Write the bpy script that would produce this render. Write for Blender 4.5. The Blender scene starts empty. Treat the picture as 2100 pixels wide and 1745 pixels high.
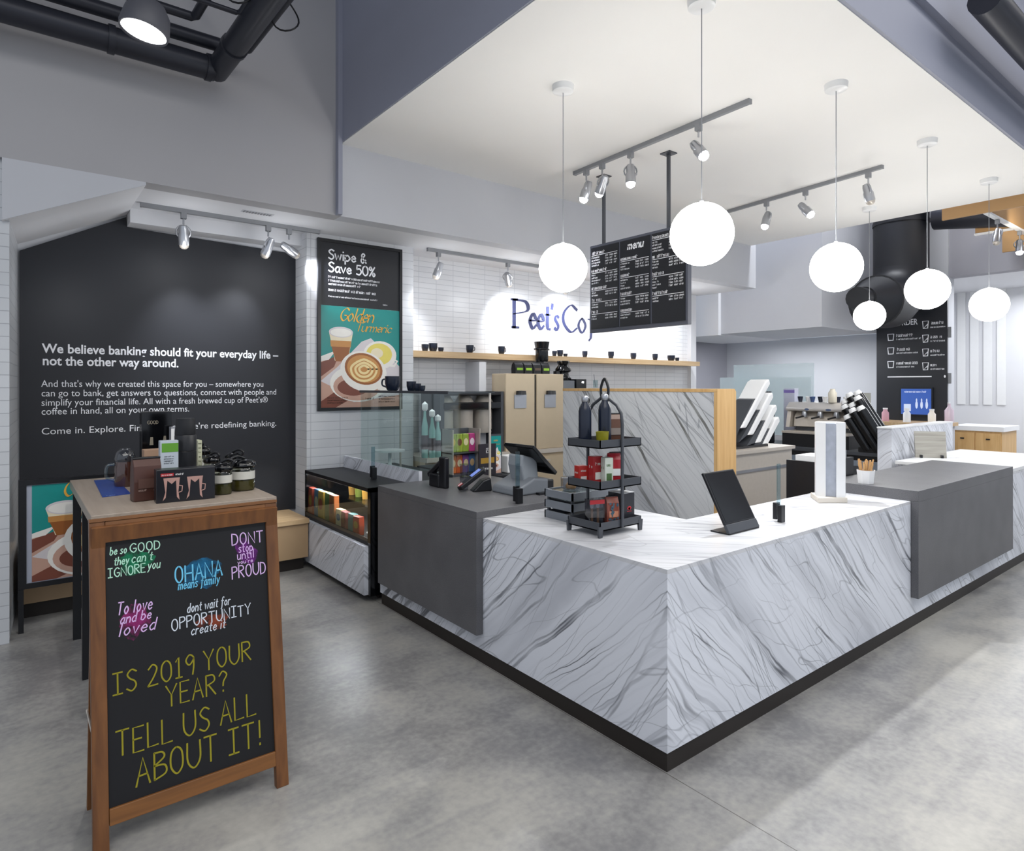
import bpy, math, random
from mathutils import Matrix, Vector
random.seed(7)
S = bpy.context.scene
C = S.collection
PI = math.pi

# ------------------------------------------------------------------ camera, world, exposure
cam_d = bpy.data.cameras.new('camera')
cam = bpy.data.objects.new('camera', cam_d); C.objects.link(cam)
cam.location = (-2.264, -1.773, 1.71)
cam.rotation_euler = (PI/2, 0, math.radians(51.85 - 90))
cam_d.sensor_width = 36; cam_d.sensor_fit = 'HORIZONTAL'
cam_d.lens = 36*1298.18/2100
cam_d.shift_y = -(872.5 - 792.0)/2100
cam_d.clip_start = 0.05
S.camera = cam
W = bpy.data.worlds.new('daylight'); S.world = W; W.use_nodes = True
bg = W.node_tree.nodes['Background']
bg.inputs[0].default_value = (0.80, 0.88, 1.0, 1); bg.inputs[1].default_value = 0.72
vs = S.view_settings
vs.view_transform = 'Standard'; vs.look = 'None'; vs.gamma = 1; vs.use_curve_mapping = False
vs.exposure = 0.12

def area(name, loc, rot, sx, sy, e, col=(1, 1, 1)):
    l = bpy.data.lights.new(name, 'AREA'); l.shape = 'RECTANGLE'; l.size = sx; l.size_y = sy
    l.energy = e; l.color = col
    o = bpy.data.objects.new(name, l); o.location = loc; o.rotation_euler = rot; C.objects.link(o); return o
def spot(name, loc, tgt, e, ang=50, blend=.6, col=(.93, .96, 1), r=.04):
    l = bpy.data.lights.new(name, 'SPOT'); l.energy = e; l.spot_size = math.radians(ang); l.spot_blend = blend
    l.color = col; l.shadow_soft_size = r
    o = bpy.data.objects.new(name, l); o.location = loc
    d = Vector(tgt) - Vector(loc); o.rotation_euler = d.to_track_quat('-Z', 'Y').to_euler(); C.objects.link(o); return o
# unseen area lights added to brighten the hall, counter and side room
area('hall_fill', (3.6, -3.4, 6.3), (0, 0, 0), 8, 2.5, 230, (1, .98, .95))
area('entrance_fill', (-3.2, -3.5, 5.9), (0, 0, 0), 6, 5, 220, (1, .98, .95))
area('side_room_light', (10.2, 0.2, 3.30), (0, 0, 0), 1.6, 2.4, 90, (.95, .97, 1))

def point(name, loc, e, col=(.95, .97, 1), r=.04):
    l = bpy.data.lights.new(name, 'POINT'); l.energy = e; l.color = col; l.shadow_soft_size = r
    o = bpy.data.objects.new(name, l); o.location = loc; C.objects.link(o); return o
for x, e in ((-1.9, 1.6), (-1.14, 3), (-.35, 3.5), (1.387, 3), (2.35, 4), (3.3, 4), (4.6, 4), (5.8, 3.5)):
    point('low_ceiling_fill', (x, 4.05, 2.45 if x < -1.5 else 2.80), e, r=.12)  # unseen point lights added to brighten the low ceiling
area('recess_fill', (8.0, 3.9, 2.50), (0, 0, 0), .5, 1.6, 45, (.95, .97, 1))  # unseen area light added to lift the dark recess
area('bulkhead_fill', (6.75, 2.6, 6.2), (0, 0, 0), .35, 3.4, 190, (.95, .97, 1))  # unseen area light added to brighten the bulkhead face

# ------------------------------------------------------------------ materials
def lin(c):
    if isinstance(c, str):
        c = [int(c[i:i+2], 16)/255 for i in (0, 2, 4)]
    return tuple((x/12.92 if x <= .04045 else ((x+.055)/1.055)**2.4) for x in c)
_M = {}
def nt(name):
    m = bpy.data.materials.new(name); m.use_nodes = True
    return m, m.node_tree.nodes, m.node_tree.links, m.node_tree.nodes['Principled BSDF']
def mat(name, col, rough=.5, metal=0, var=.05, scale=14, bump=0, spec=.5, emit=0, coat=0):
    if name in _M: return _M[name]
    m, N, L, P = nt(name)
    c = lin(col)
    P.inputs['Roughness'].default_value = rough; P.inputs['Metallic'].default_value = metal
    P.inputs['Specular IOR Level'].default_value = spec
    P.inputs['Coat Weight'].default_value = coat
    tc = N.new('ShaderNodeTexCoord'); nz = N.new('ShaderNodeTexNoise')
    nz.inputs['Scale'].default_value = scale; nz.inputs['Detail'].default_value = 3
    L.new(tc.outputs['Object'], nz.inputs['Vector'])
    mx = N.new('ShaderNodeMix'); mx.data_type = 'RGBA'
    mx.inputs[6].default_value = (*[x*(1-var) for x in c], 1); mx.inputs[7].default_value = (*[min(1, x*(1+var)) for x in c], 1)
    L.new(nz.outputs['Fac'], mx.inputs[0]); L.new(mx.outputs[2], P.inputs['Base Color'])
    if bump:
        b = N.new('ShaderNodeBump'); b.inputs['Strength'].default_value = bump; b.inputs['Distance'].default_value = .002
        L.new(nz.outputs['Fac'], b.inputs['Height']); L.new(b.outputs[0], P.inputs['Normal'])
    if emit:
        P.inputs['Emission Color'].default_value = (*c, 1); P.inputs['Emission Strength'].default_value = emit
    _M[name] = m; return m
def glow(name, col, strength):
    m, N, L, P = nt(name); N.remove(P)
    e = N.new('ShaderNodeEmission'); e.inputs[0].default_value = (*lin(col), 1); e.inputs[1].default_value = strength
    L.new(e.outputs[0], N['Material Output'].inputs[0]); return m
def pane(name, tint, gl=.08):
    m, N, L, P = nt(name); N.remove(P)
    t = N.new('ShaderNodeBsdfTransparent'); t.inputs[0].default_value = (*lin(tint), 1)
    g = N.new('ShaderNodeBsdfGlossy'); g.inputs['Roughness'].default_value = .03
    f = N.new('ShaderNodeLayerWeight'); f.inputs[0].default_value = .5
    p = N.new('ShaderNodeMath'); p.operation = 'POWER'; p.inputs[1].default_value = 4.5; L.new(f.outputs['Facing'], p.inputs[0])
    a = N.new('ShaderNodeMath'); a.operation = 'MULTIPLY_ADD'; a.inputs[1].default_value = .6; a.inputs[2].default_value = gl*.4+.015; a.use_clamp = True
    L.new(p.outputs[0], a.inputs[0])
    x = N.new('ShaderNodeMixShader'); L.new(a.outputs[0], x.inputs[0]); L.new(t.outputs[0], x.inputs[1]); L.new(g.outputs[0], x.inputs[2])
    L.new(x.outputs[0], N['Material Output'].inputs[0]); return m
def frosted(name, tint, mixw):
    m, N, L, P = nt(name)
    P.inputs['Base Color'].default_value = (*lin(tint), 1); P.inputs['Roughness'].default_value = .3
    t = N.new('ShaderNodeBsdfTransparent'); x = N.new('ShaderNodeMixShader'); x.inputs[0].default_value = mixw
    L.new(t.outputs[0], x.inputs[1]); L.new(P.outputs[0], x.inputs[2]); L.new(x.outputs[0], N['Material Output'].inputs[0]); return m
def node(N, kind, **k):
    n = N.new(kind)
    for a, v in k.items(): setattr(n, a, v)
    return n
def dotc(N, L, src, vec, k):
    d = node(N, 'ShaderNodeVectorMath', operation='DOT_PRODUCT'); L.new(src, d.inputs[0]); d.inputs[1].default_value = [x*k for x in vec]
    return d.outputs['Value']
def ramp(N, L, src, pts):
    r = N.new('ShaderNodeValToRGB'); e = r.color_ramp.elements
    e[0].position, e[0].color = pts[0][0], (*pts[0][1], 1); e[1].position, e[1].color = pts[-1][0], (*pts[-1][1], 1)
    for p, c in pts[1:-1]:
        q = e.new(p); q.color = (*c, 1)
    L.new(src, r.inputs[0]); return r.outputs[0]
def mixc(N, L, fac, a, b):
    x = node(N, 'ShaderNodeMix', data_type='RGBA')
    (L.new(fac, x.inputs[0]) if hasattr(fac, 'links') else setattr(x.inputs[0], 'default_value', fac))
    for i, v in ((6, a), (7, b)):
        if hasattr(v, 'links'): L.new(v, x.inputs[i])
        else: x.inputs[i].default_value = (*v, 1)
    return x.outputs[2]
def marble(name, A, T, B, base='dfe2ea', vein='5d6068', rough=.28, k=1.0):
    m, N, L, P = nt(name)
    tc = N.new('ShaderNodeTexCoord'); pos = tc.outputs['Object']
    w = N.new('ShaderNodeTexNoise'); w.inputs['Scale'].default_value = 1.3; w.inputs['Detail'].default_value = 4; L.new(pos, w.inputs['Vector'])
    wo = node(N, 'ShaderNodeVectorMath', operation='SUBTRACT'); L.new(w.outputs['Color'], wo.inputs[0]); wo.inputs[1].default_value = (.5, .5, .5)
    ws = node(N, 'ShaderNodeVectorMath', operation='MULTIPLY_ADD'); L.new(wo.outputs[0], ws.inputs[0]); ws.inputs[1].default_value = (.13, .13, .13); L.new(pos, ws.inputs[2])
    P0 = ws.outputs[0]
    def layer(fs, ft, turn, lo, hi, detail, off):
        A2 = [a*math.cos(turn)+t*math.sin(turn) for a, t in zip(A, T)]; T2 = [t*math.cos(turn)-a*math.sin(turn) for a, t in zip(A, T)]
        cx = N.new('ShaderNodeCombineXYZ')
        L.new(dotc(N, L, P0, A2, fs), cx.inputs[0]); L.new(dotc(N, L, P0, T2, ft), cx.inputs[1]); L.new(dotc(N, L, P0, B, ft), cx.inputs[2])
        o = node(N, 'ShaderNodeVectorMath', operation='ADD'); L.new(cx.outputs[0], o.inputs[0]); o.inputs[1].default_value = (off, off*1.7, off*.3)
        n = N.new('ShaderNodeTexNoise'); n.inputs['Scale'].default_value = 1; n.inputs['Detail'].default_value = detail; n.inputs['Roughness'].default_value = .5
        L.new(o.outputs[0], n.inputs['Vector'])
        s = node(N, 'ShaderNodeMath', operation='SUBTRACT'); L.new(n.outputs['Fac'], s.inputs[0]); s.inputs[1].default_value = .5
        b = node(N, 'ShaderNodeMath', operation='ABSOLUTE'); L.new(s.outputs[0], b.inputs[0])
        r = node(N, 'ShaderNodeMapRange', interpolation_type='SMOOTHSTEP'); L.new(b.outputs[0], r.inputs[0])
        r.inputs[1].default_value = lo; r.inputs[2].default_value = hi; r.inputs[3].default_value = 1; r.inputs[4].default_value = 0
        return r.outputs[0], n.outputs['Fac']
    v1, _ = layer(7, .07, 0, .001, .017, 2.0, 3.1)
    v2, _ = layer(15, .13, .10, .001, .026, 1.5, 9.4)
    v4, _ = layer(4.0, .45, -.30, .0, .006, 2.0, 1.4)
    v5, _ = layer(6.0, .12, .33, .0, .009, 2.0, 6.1)
    _, n3 = layer(2.6, .16, .05, 0, 1, 4.0, 5.2)
    _, n5 = layer(30, .40, .0, 0, 1, 3.0, 7.7)
    mk = N.new('ShaderNodeTexNoise'); mk.inputs['Scale'].default_value = 2.4; mk.inputs['Detail'].default_value = 2; L.new(pos, mk.inputs['Vector'])
    mkr = node(N, 'ShaderNodeMapRange'); L.new(mk.outputs['Fac'], mkr.inputs[0]); mkr.inputs[1].default_value = .32; mkr.inputs[2].default_value = .62; mkr.inputs[3].default_value = .15
    band = node(N, 'ShaderNodeMapRange'); L.new(n3, band.inputs[0]); band.inputs[1].default_value = .52; band.inputs[2].default_value = .76
    c0 = mixc(N, L, band.outputs[0], lin(base), tuple(a+(b-a)*k for a, b in zip(lin(base), lin('9fa2ab'))))
    st = node(N, 'ShaderNodeMapRange'); L.new(n5, st.inputs[0]); st.inputs[1].default_value = .52; st.inputs[2].default_value = .8; st.inputs[4].default_value = .26*k
    c0 = mixc(N, L, st.outputs[0], c0, lin('a3a6ae'))
    def amt(v, k):
        q = node(N, 'ShaderNodeMath', operation='MULTIPLY'); L.new(v, q.inputs[0]); q.inputs[1].default_value = k; q2 = node(N, 'ShaderNodeMath', operation='MULTIPLY'); L.new(q.outputs[0], q2.inputs[0]); L.new(mkr.outputs[0], q2.inputs[1]); return q2.outputs[0]
    c1 = mixc(N, L, amt(v2, .6*k), c0, lin('82858d'))
    c1 = mixc(N, L, amt(v4, .65*k), c1, lin('74777f'))
    c1 = mixc(N, L, amt(v5, .7*k), c1, lin('6a6d75'))
    c2 = mixc(N, L, amt(v1, .95*k), c1, lin(vein))
    L.new(c2, P.inputs['Base Color']); P.inputs['Roughness'].default_value = rough
    return m
def tile(name, bw, rh, col, grout, axis='XZ', mort=.006, off=0.0):
    m, N, L, P = nt(name)
    tc = N.new('ShaderNodeTexCoord'); sp = N.new('ShaderNodeSeparateXYZ'); L.new(tc.outputs['Object'], sp.inputs[0])
    cb = N.new('ShaderNodeCombineXYZ'); L.new(sp.outputs['XYZ'.index(axis[0])], cb.inputs[0]); L.new(sp.outputs['XYZ'.index(axis[1])], cb.inputs[1])
    b = N.new('ShaderNodeTexBrick'); b.offset = off; b.squash = 1
    L.new(cb.outputs[0], b.inputs['Vector'])
    b.inputs['Scale'].default_value = 1; b.inputs['Brick Width'].default_value = bw; b.inputs['Row Height'].default_value = rh
    b.inputs['Mortar Size'].default_value = mort/2; b.inputs['Mortar Smooth'].default_value = .1; b.inputs['Bias'].default_value = 0
    c = lin(col); b.inputs['Color1'].default_value = (*c, 1); b.inputs['Color2'].default_value = (*[x*.94 for x in c], 1)
    b.inputs['Mortar'].default_value = (*lin(grout), 1)
    L.new(b.outputs['Color'], P.inputs['Base Color']); P.inputs['Roughness'].default_value = .3
    bp = N.new('ShaderNodeBump'); bp.inputs['Strength'].default_value = .5; bp.inputs['Distance'].default_value = .003; bp.invert = True
    L.new(b.outputs['Fac'], bp.inputs['Height']); L.new(bp.outputs[0], P.inputs['Normal'])
    return m
def wood(name, c1, c2, axis=(1, 0, 0), rough=.45, f=1.0):
    m, N, L, P = nt(name)
    tc = N.new('ShaderNodeTexCoord'); mp = N.new('ShaderNodeMapping')
    mp.inputs['Scale'].default_value = [f*(2 if a else 34) for a in axis]; L.new(tc.outputs['Object'], mp.inputs[0])
    n = N.new('ShaderNodeTexNoise'); n.inputs['Scale'].default_value = 1; n.inputs['Detail'].default_value = 5; n.inputs['Distortion'].default_value = .4; L.new(mp.outputs[0], n.inputs['Vector'])
    L.new(ramp(N, L, n.outputs['Fac'], [(.3, lin(c1)), (.7, lin(c2))]), P.inputs['Base Color'])
    P.inputs['Roughness'].default_value = rough; return m
def speckle(name, c1, c2, rough=.42):
    m, N, L, P = nt(name)
    tc = N.new('ShaderNodeTexCoord')
    n = N.new('ShaderNodeTexNoise'); n.inputs['Scale'].default_value = 260; n.inputs['Detail'].default_value = 2; L.new(tc.outputs['Object'], n.inputs['Vector'])
    n2 = N.new('ShaderNodeTexNoise'); n2.inputs['Scale'].default_value = 4; n2.inputs['Detail'].default_value = 4; L.new(tc.outputs['Object'], n2.inputs['Vector'])
    a = node(N, 'ShaderNodeMath', operation='MULTIPLY_ADD'); L.new(n2.outputs['Fac'], a.inputs[0]); a.inputs[1].default_value = .35; L.new(n.outputs['Fac'], a.inputs[2])
    L.new(ramp(N, L, a.outputs[0], [(.5, lin(c1)), (.85, lin(c2))]), P.inputs['Base Color'])
    P.inputs['Roughness'].default_value = rough; return m
def concrete(name):
    m, N, L, P = nt(name)
    tc = N.new('ShaderNodeTexCoord'); p = tc.outputs['Object']
    def nz(s, d, dist=0, vec=None):
        n = N.new('ShaderNodeTexNoise'); n.inputs['Scale'].default_value = s; n.inputs['Detail'].default_value = d; n.inputs['Distortion'].default_value = dist
        L.new(vec or p, n.inputs['Vector']); return n.outputs['Fac']
    mp = N.new('ShaderNodeMapping'); mp.inputs['Scale'].default_value = (1.1, 4.5, 1); mp.inputs['Rotation'].default_value = (0, 0, .5); L.new(p, mp.inputs[0])
    big, mid, fine, streak = nz(.55, 5, .8), nz(2.6, 6, .5), nz(30, 8), nz(1.6, 8, .9, mp.outputs[0])
    a = node(N, 'ShaderNodeMath', operation='MULTIPLY_ADD'); L.new(mid, a.inputs[0]); a.inputs[1].default_value = .7; L.new(big, a.inputs[2])
    b = node(N, 'ShaderNodeMath', operation='MULTIPLY_ADD'); L.new(streak, b.inputs[0]); b.inputs[1].default_value = .38; L.new(a.outputs[0], b.inputs[2])
    c = node(N, 'ShaderNodeMath', operation='MULTIPLY_ADD'); L.new(fine, c.inputs[0]); c.inputs[1].default_value = .42; L.new(b.outputs[0], c.inputs[2])
    cn = node(N, 'ShaderNodeMapRange'); L.new(c.outputs[0], cn.inputs[0]); cn.inputs[1].default_value = .92; cn.inputs[2].default_value = 1.58
    col = ramp(N, L, cn.outputs[0], [(.0, lin('6c6c6f')), (.30, lin('807f7f')), (.52, lin('939290')), (.75, lin('a2a09b')), (1.0, lin('adaba5'))])
    # saw-cut joint lines
    sp = N.new('ShaderNodeSeparateXYZ'); L.new(p, sp.inputs[0])
    d = node(N, 'ShaderNodeMath', operation='ABSOLUTE'); L.new(sp.outputs[0], d.inputs[0])
    lt = node(N, 'ShaderNodeMath', operation='LESS_THAN'); L.new(d.outputs[0], lt.inputs[0]); lt.inputs[1].default_value = .0022
    L.new(mixc(N, L, lt.outputs[0], col, lin('5d5b57')), P.inputs['Base Color'])
    rr = node(N, 'ShaderNodeMapRange'); L.new(mid, rr.inputs[0]); rr.inputs[3].default_value = .22; rr.inputs[4].default_value = .42; L.new(rr.outputs[0], P.inputs['Roughness'])
    return m

A0 = (.66, .66, .80); T0 = (.80, .80, -.66); B0 = (2.6, -.7, 0)
M_marble = marble('white_veined_marble', A0, T0, B0)
M_marble_p = marble('white_veined_marble_panel', (.3, -.80, .62), (.2, .62, .80), (.9, 0, 0), base='d2d4d6', vein='5d5c58')
M_marble_t = marble('white_veined_marble_top', A0, T0, B0, base='d3d4d8', rough=.25, k=.6)
M_floor = concrete('polished_concrete')
M_quartz = speckle('grey_quartz', '4c4c50', '68686b')
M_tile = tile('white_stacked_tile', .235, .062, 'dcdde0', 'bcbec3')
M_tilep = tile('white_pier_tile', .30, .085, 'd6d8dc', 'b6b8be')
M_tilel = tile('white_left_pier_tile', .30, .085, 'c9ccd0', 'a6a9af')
M_oak = wood('oak', 'c39a62', 'd5b07a', (0, 0, 1))
M_oakx = wood('oak_lengthwise', 'b99a72', 'cbb08a', (1, 0, 0))
M_frame = wood('brown_stained_pine', '5f3a1e', '7d5029', (0, 0, 1), .4)
M_framex = wood('brown_stained_pine_rail', '6e4623', '8a5a2d', (1, 0, 0), .4)
M_table = wood('taupe_laminate', '9b8d80', 'a99c8f', (0, 1, 0), .4)
M_white = mat('white_paint', 'd9dade', .6, var=.02, scale=3)
M_soffit = mat('white_ceiling_paint', 'f0efed', .7, var=.015, scale=2)
M_greywall = mat('warm_grey_paint', 'a9a8ab', .75, var=.03, scale=2)
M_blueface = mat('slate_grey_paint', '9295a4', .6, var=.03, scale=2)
M_header = mat('mid_grey_paint', '9a9aa2', .7, var=.03, scale=2)
M_lgrey = mat('light_grey_paint', 'bfc1c7', .65, var=.03, scale=2)
M_dark = mat('charcoal_paint', '1c1e25', .55, var=.08, scale=3)
M_black = mat('black_plastic', '121318', .35, var=.1)
M_blackg = mat('black_gloss', '08090c', .12, var=.05)
M_blackm = mat('black_metal', '1a1b1f', .45, metal=.2, var=.1)
M_pipe = mat('dark_duct_metal', '2b2d36', .42, metal=.3, var=.12, scale=6)
M_duct = mat('black_duct', '14161c', .5, var=.15, scale=5)
M_plinth = mat('dark_bronze_plinth', '2a2522', .5, metal=.2)
M_steel = mat('brushed_steel', 'c6beb4', .38, metal=.35, var=.06, scale=30)
M_silver = mat('silver_lamp_metal', 'b6b8bd', .28, metal=.85)
M_track = mat('grey_track', '8e9094', .5, metal=.3)
M_tan = mat('beige_steel', 'c6b59a', .35, metal=.35, var=.04)
M_paper = mat('white_paper', 'e6e6e6', .6, var=.02)
M_plate = mat('white_enamel', 'e8e9ea', .3, var=.02)
M_wl = mat('white_lettering', 'e9eaee', .6, var=.0)
M_navy = mat('navy_ceramic', '1b2233', .25, var=.1)
M_navyl = mat('navy_sign_letters', '2e3358', .5, var=.05)
M_grey = mat('mid_grey_plastic', '70757c', .45)
M_greyd = mat('dark_grey_metal', '45484e', .45, metal=.2)
M_red = mat('red_print', 'b0232b', .4)
M_glassm = pane('clear_glass', 'dfe9ea')
M_glassg = pane('greenish_guard_glass', 'edf5f4', .12)
M_acr = pane('acrylic', 'dcebf0', .25)
M_frost = frosted('pale_screen_glass', 'c9dadf', .38)
M_globe = glow('globe_glow', 'fffcf6', 18)
M_bulb = glow('bulb_glow', 'ffffff', 26)
M_dome_in = glow('dome_lamp_glow', 'ffffff', 5)
def col(hexv, rough=.45, **k): return mat('colour_' + hexv, hexv, rough, **k)

# ------------------------------------------------------------------ mesh builder
class MB:
    def __init__(s, M=None): s.v = []; s.f = []; s.m = []; s.mi = 0; s.M = M or Matrix()
    def add(s, vs, fs):
        o = len(s.v); s.v += [tuple(s.M @ Vector(p)) for p in vs]
        for f in fs: s.f.append([i+o for i in f]); s.m.append(s.mi)
        return s
    def box(s, x0, x1, y0, y1, z0, z1):
        return s.add([(x0,y0,z0),(x1,y0,z0),(x1,y1,z0),(x0,y1,z0),(x0,y0,z1),(x1,y0,z1),(x1,y1,z1),(x0,y1,z1)],
                     [(3,2,1,0),(4,5,6,7),(0,1,5,4),(1,2,6,5),(2,3,7,6),(3,0,4,7)])
    def prism(s, pts, ax, a, b):
        def P(p, t): return {'X': (t, p[0], p[1]), 'Y': (p[0], t, p[1]), 'Z': (p[0], p[1], t)}[ax]
        n = len(pts)
        area2 = sum(pts[i][0]*pts[(i+1) % n][1]-pts[(i+1) % n][0]*pts[i][1] for i in range(n))
        if (area2 < 0) != (ax == 'Y'): pts = pts[::-1]
        vs = [P(p, a) for p in pts]+[P(p, b) for p in pts]
        if a > b: vs = vs[n:]+vs[:n]
        return s.add(vs, [tuple(range(n))[::-1], tuple(range(n, 2*n))]+[(i, (i+1) % n, n+(i+1) % n, n+i) for i in range(n)])
    def lathe(s, prof, c=(0, 0, 0), n=20, sx=1, sy=1, cap=True):
        vs = []; fs = []; k = len(prof)
        for i in range(n):
            a = 2*PI*i/n
            for r, z in prof: vs.append((c[0]+r*math.cos(a)*sx, c[1]+r*math.sin(a)*sy, c[2]+z))
        for i in range(n):
            j = (i+1) % n
            for q in range(k-1): fs.append((i*k+q, j*k+q, j*k+q+1, i*k+q+1))
        if cap and prof[0][0] > 1e-5: fs.append(tuple(i*k for i in range(n))[::-1])
        if cap and prof[-1][0] > 1e-5: fs.append(tuple(i*k+k-1 for i in range(n)))
        return s.add(vs, fs)
    def tube(s, pts, r, n=10, closed=False, r1=None):
        pts = [Vector(p) for p in pts]; k = len(pts); vs = []; up = None
        for i, p in enumerate(pts):
            a = pts[(i-1) % k] if (i or closed) else p; b = pts[(i+1) % k] if (i < k-1 or closed) else p
            t = (b-a).normalized()
            if up is None: up = t.orthogonal().normalized()
            else: up = (up-t*up.dot(t)).normalized()
            w = t.cross(up); rr = r if r1 is None else r+(r1-r)*i/(k-1)
            for q in range(n):
                an = 2*PI*q/n; vs.append(tuple(p+(up*math.cos(an)+w*math.sin(an))*rr))
        fs = []
        for i in range(k if closed else k-1):
            j = (i+1) % k
            for q in range(n): fs.append((i*n+q, i*n+(q+1) % n, j*n+(q+1) % n, j*n+q))
        if not closed: fs += [tuple(range(n))[::-1], tuple(range((k-1)*n, k*n))]
        return s.add(vs, fs)
    def ell(s, cx, cy, rx, ry, z=0, n=28, a0=0, a1=2*PI, rot=0):
        ps = []
        for i in range(n):
            a = a0+(a1-a0)*i/(n if abs(a1-a0-2*PI) < 1e-6 else n-1)
            x, y = rx*math.cos(a), ry*math.sin(a)
            ps.append((cx+x*math.cos(rot)-y*math.sin(rot), cy+x*math.sin(rot)+y*math.cos(rot), z))
        return s.add(ps, [tuple(range(n))])
    def poly(s, pts, z=0):
        a2 = sum(pts[i][0]*pts[(i+1) % len(pts)][1]-pts[(i+1) % len(pts)][0]*pts[i][1] for i in range(len(pts)))
        if a2 < 0: pts = pts[::-1]
        return s.add([(p[0], p[1], z) for p in pts], [tuple(range(len(pts)))])
    def ribbon(s, pts, w, z=0, nib=None):
        P = [Vector((p[0], p[1])) for p in pts]; k = len(P); vs = []
        for i in range(k):
            t = (P[min(i+1, k-1)]-P[max(i-1, 0)])
            if t.length < 1e-9: t = Vector((1, 0))
            t.normalize(); ww = w
            if nib is not None: ww = w*(.22+.78*abs(math.sin(math.atan2(t.y, t.x)-nib)))
            nrm = Vector((-t.y, t.x))*ww*.5
            ext = t*(w*.25)*(-1 if i == 0 else (1 if i == k-1 else 0))
            a = P[i]+nrm+ext; b = P[i]-nrm+ext
            vs += [(a.x, a.y, z), (b.x, b.y, z)]
        return s.add(vs, [(2*i+1, 2*i+3, 2*i+2, 2*i) for i in range(k-1)])
    def text(s, body, x, y, size, z=0, align='LEFT', bold=0, shear=0, width=None):
        cu = bpy.data.curves.new('t', 'FONT'); cu.body = body; cu.size = size; cu.align_x = align; cu.shear = shear; cu.offset = bold; cu.resolution_u = 3
        o = bpy.data.objects.new('t', cu); C.objects.link(o)
        dg = bpy.context.evaluated_depsgraph_get(); dg.update(); me = o.evaluated_get(dg).to_mesh()
        vs = [v.co.copy() for v in me.vertices]; fs = [tuple(p.vertices) for p in me.polygons]
        if vs:
            x0 = min(v.x for v in vs); x1 = max(v.x for v in vs); kx = (width/(x1-x0)) if width else 1
            s.add([(x+v.x*kx, y+v.y, z) for v in vs], fs)
        o.evaluated_get(dg).to_mesh_clear(); bpy.data.objects.remove(o); bpy.data.curves.remove(cu)
        return s
    def write(s, txt, x, y, h, w, z=0, width=None, jit=.0, nib=None, slant=0, gap=2.0):
        k = h/10; adv = 0; items = []
        for ch in txt:
            if ch == ' ': adv += 4; continue
            wd, sts = GL[ch]
            items.append((adv, sts)); adv += wd+gap
        tot = (adv-gap)*k; sx = (width/tot if width else 1)
        for a, sts in items:
            dy = random.uniform(-jit, jit)*h
            for st in sts:
                s.ribbon([(x+((a+px)*k+slant*py*k)*sx, y+py*k+dy) for px, py in st], w, z, nib)
        return s
    def scribble(s, x0, x1, y, h, z=0):
        x = x0; w = h*.16
        while x < x1-h*.3:
            cw = h*random.uniform(.3, .62); t = random.randrange(4)
            if random.random() < .15: x += h*.3; continue
            if t == 0: s.ribbon([(x, y), (x, y+h), (x+cw*.8, y+h*.6)], w, z)
            elif t == 1: s.ribbon([(x, y+h*.75), (x+cw*.8, y+h*.75), (x+cw*.8, y), (x, y), (x, y+h*.4), (x+cw*.8, y+h*.4)], w, z)
            elif t == 2: s.ribbon([(x, y+h*.7), (x, y), (x+cw*.8, y), (x+cw*.8, y+h*.7)], w, z)
            else: s.ribbon([(x, y), (x, y+h*.7), (x+cw*.4, y+h*.5), (x+cw*.8, y+h*.7), (x+cw*.8, y)], w, z)
            x += cw+h*.12
        return s
    def build(s, name, mats, parent=None, bevel=0, smooth=None, loc=None, seg=2):
        me = bpy.data.meshes.new(name); me.from_pydata(s.v, [], s.f)
        if not isinstance(mats, (list, tuple)): mats = [mats]
        for m in mats: me.materials.append(m)
        me.polygons.foreach_set('material_index', s.m)
        if smooth is not None:
            me.polygons.foreach_set('use_smooth', [True]*len(s.f)); me.set_sharp_from_angle(angle=math.radians(smooth))
        me.update()
        o = bpy.data.objects.new(name, me); C.objects.link(o)
        if parent: o.parent = parent
        if loc: o.location = loc
        if bevel:
            b = o.modifiers.new('edge', 'BEVEL'); b.width = bevel; b.segments = seg; b.limit_method = 'ANGLE'; b.angle_limit = math.radians(35)
        return o
def frame(o, u, v):
    u, v = Vector(u).normalized(), Vector(v).normalized(); n = u.cross(v)
    M = Matrix.Identity(4)
    for i in range(3): M[i][0], M[i][1], M[i][2], M[i][3] = u[i], v[i], n[i], o[i]
    return M
def smoothc(pts, n=6):
    if len(pts) < 3: return pts
    P = [Vector(p) for p in pts]; out = []
    cl = (P[0]-P[-1]).length < 1e-6
    for i in range(len(P)-1):
        a = P[i-1] if i else (P[-2] if cl else P[0]*2-P[1]); b = P[i]; c = P[i+1]
        d = P[i+2] if i+2 < len(P) else (P[1] if cl else P[-1]*2-P[-2])
        for q in range(n):
            t = q/n
            out.append(tuple(.5*((2*b)+(c-a)*t+(2*a-5*b+4*c-d)*t*t+(3*b-a-3*c+d)*t**3)))
    out.append(tuple(P[-1])); return out
def G(w, *sts):
    r = []
    for t in sts:
        c = t[0] == '~'; p = [tuple(float(q) for q in xy.split(',')) for xy in t.lstrip('~').split()]
        r.append(smoothc(p) if c else p)
    return w, r
OO = '~3,10 .6,8 .4,3 3,0 5.6,2.5 5.4,8 3,10'
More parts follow.
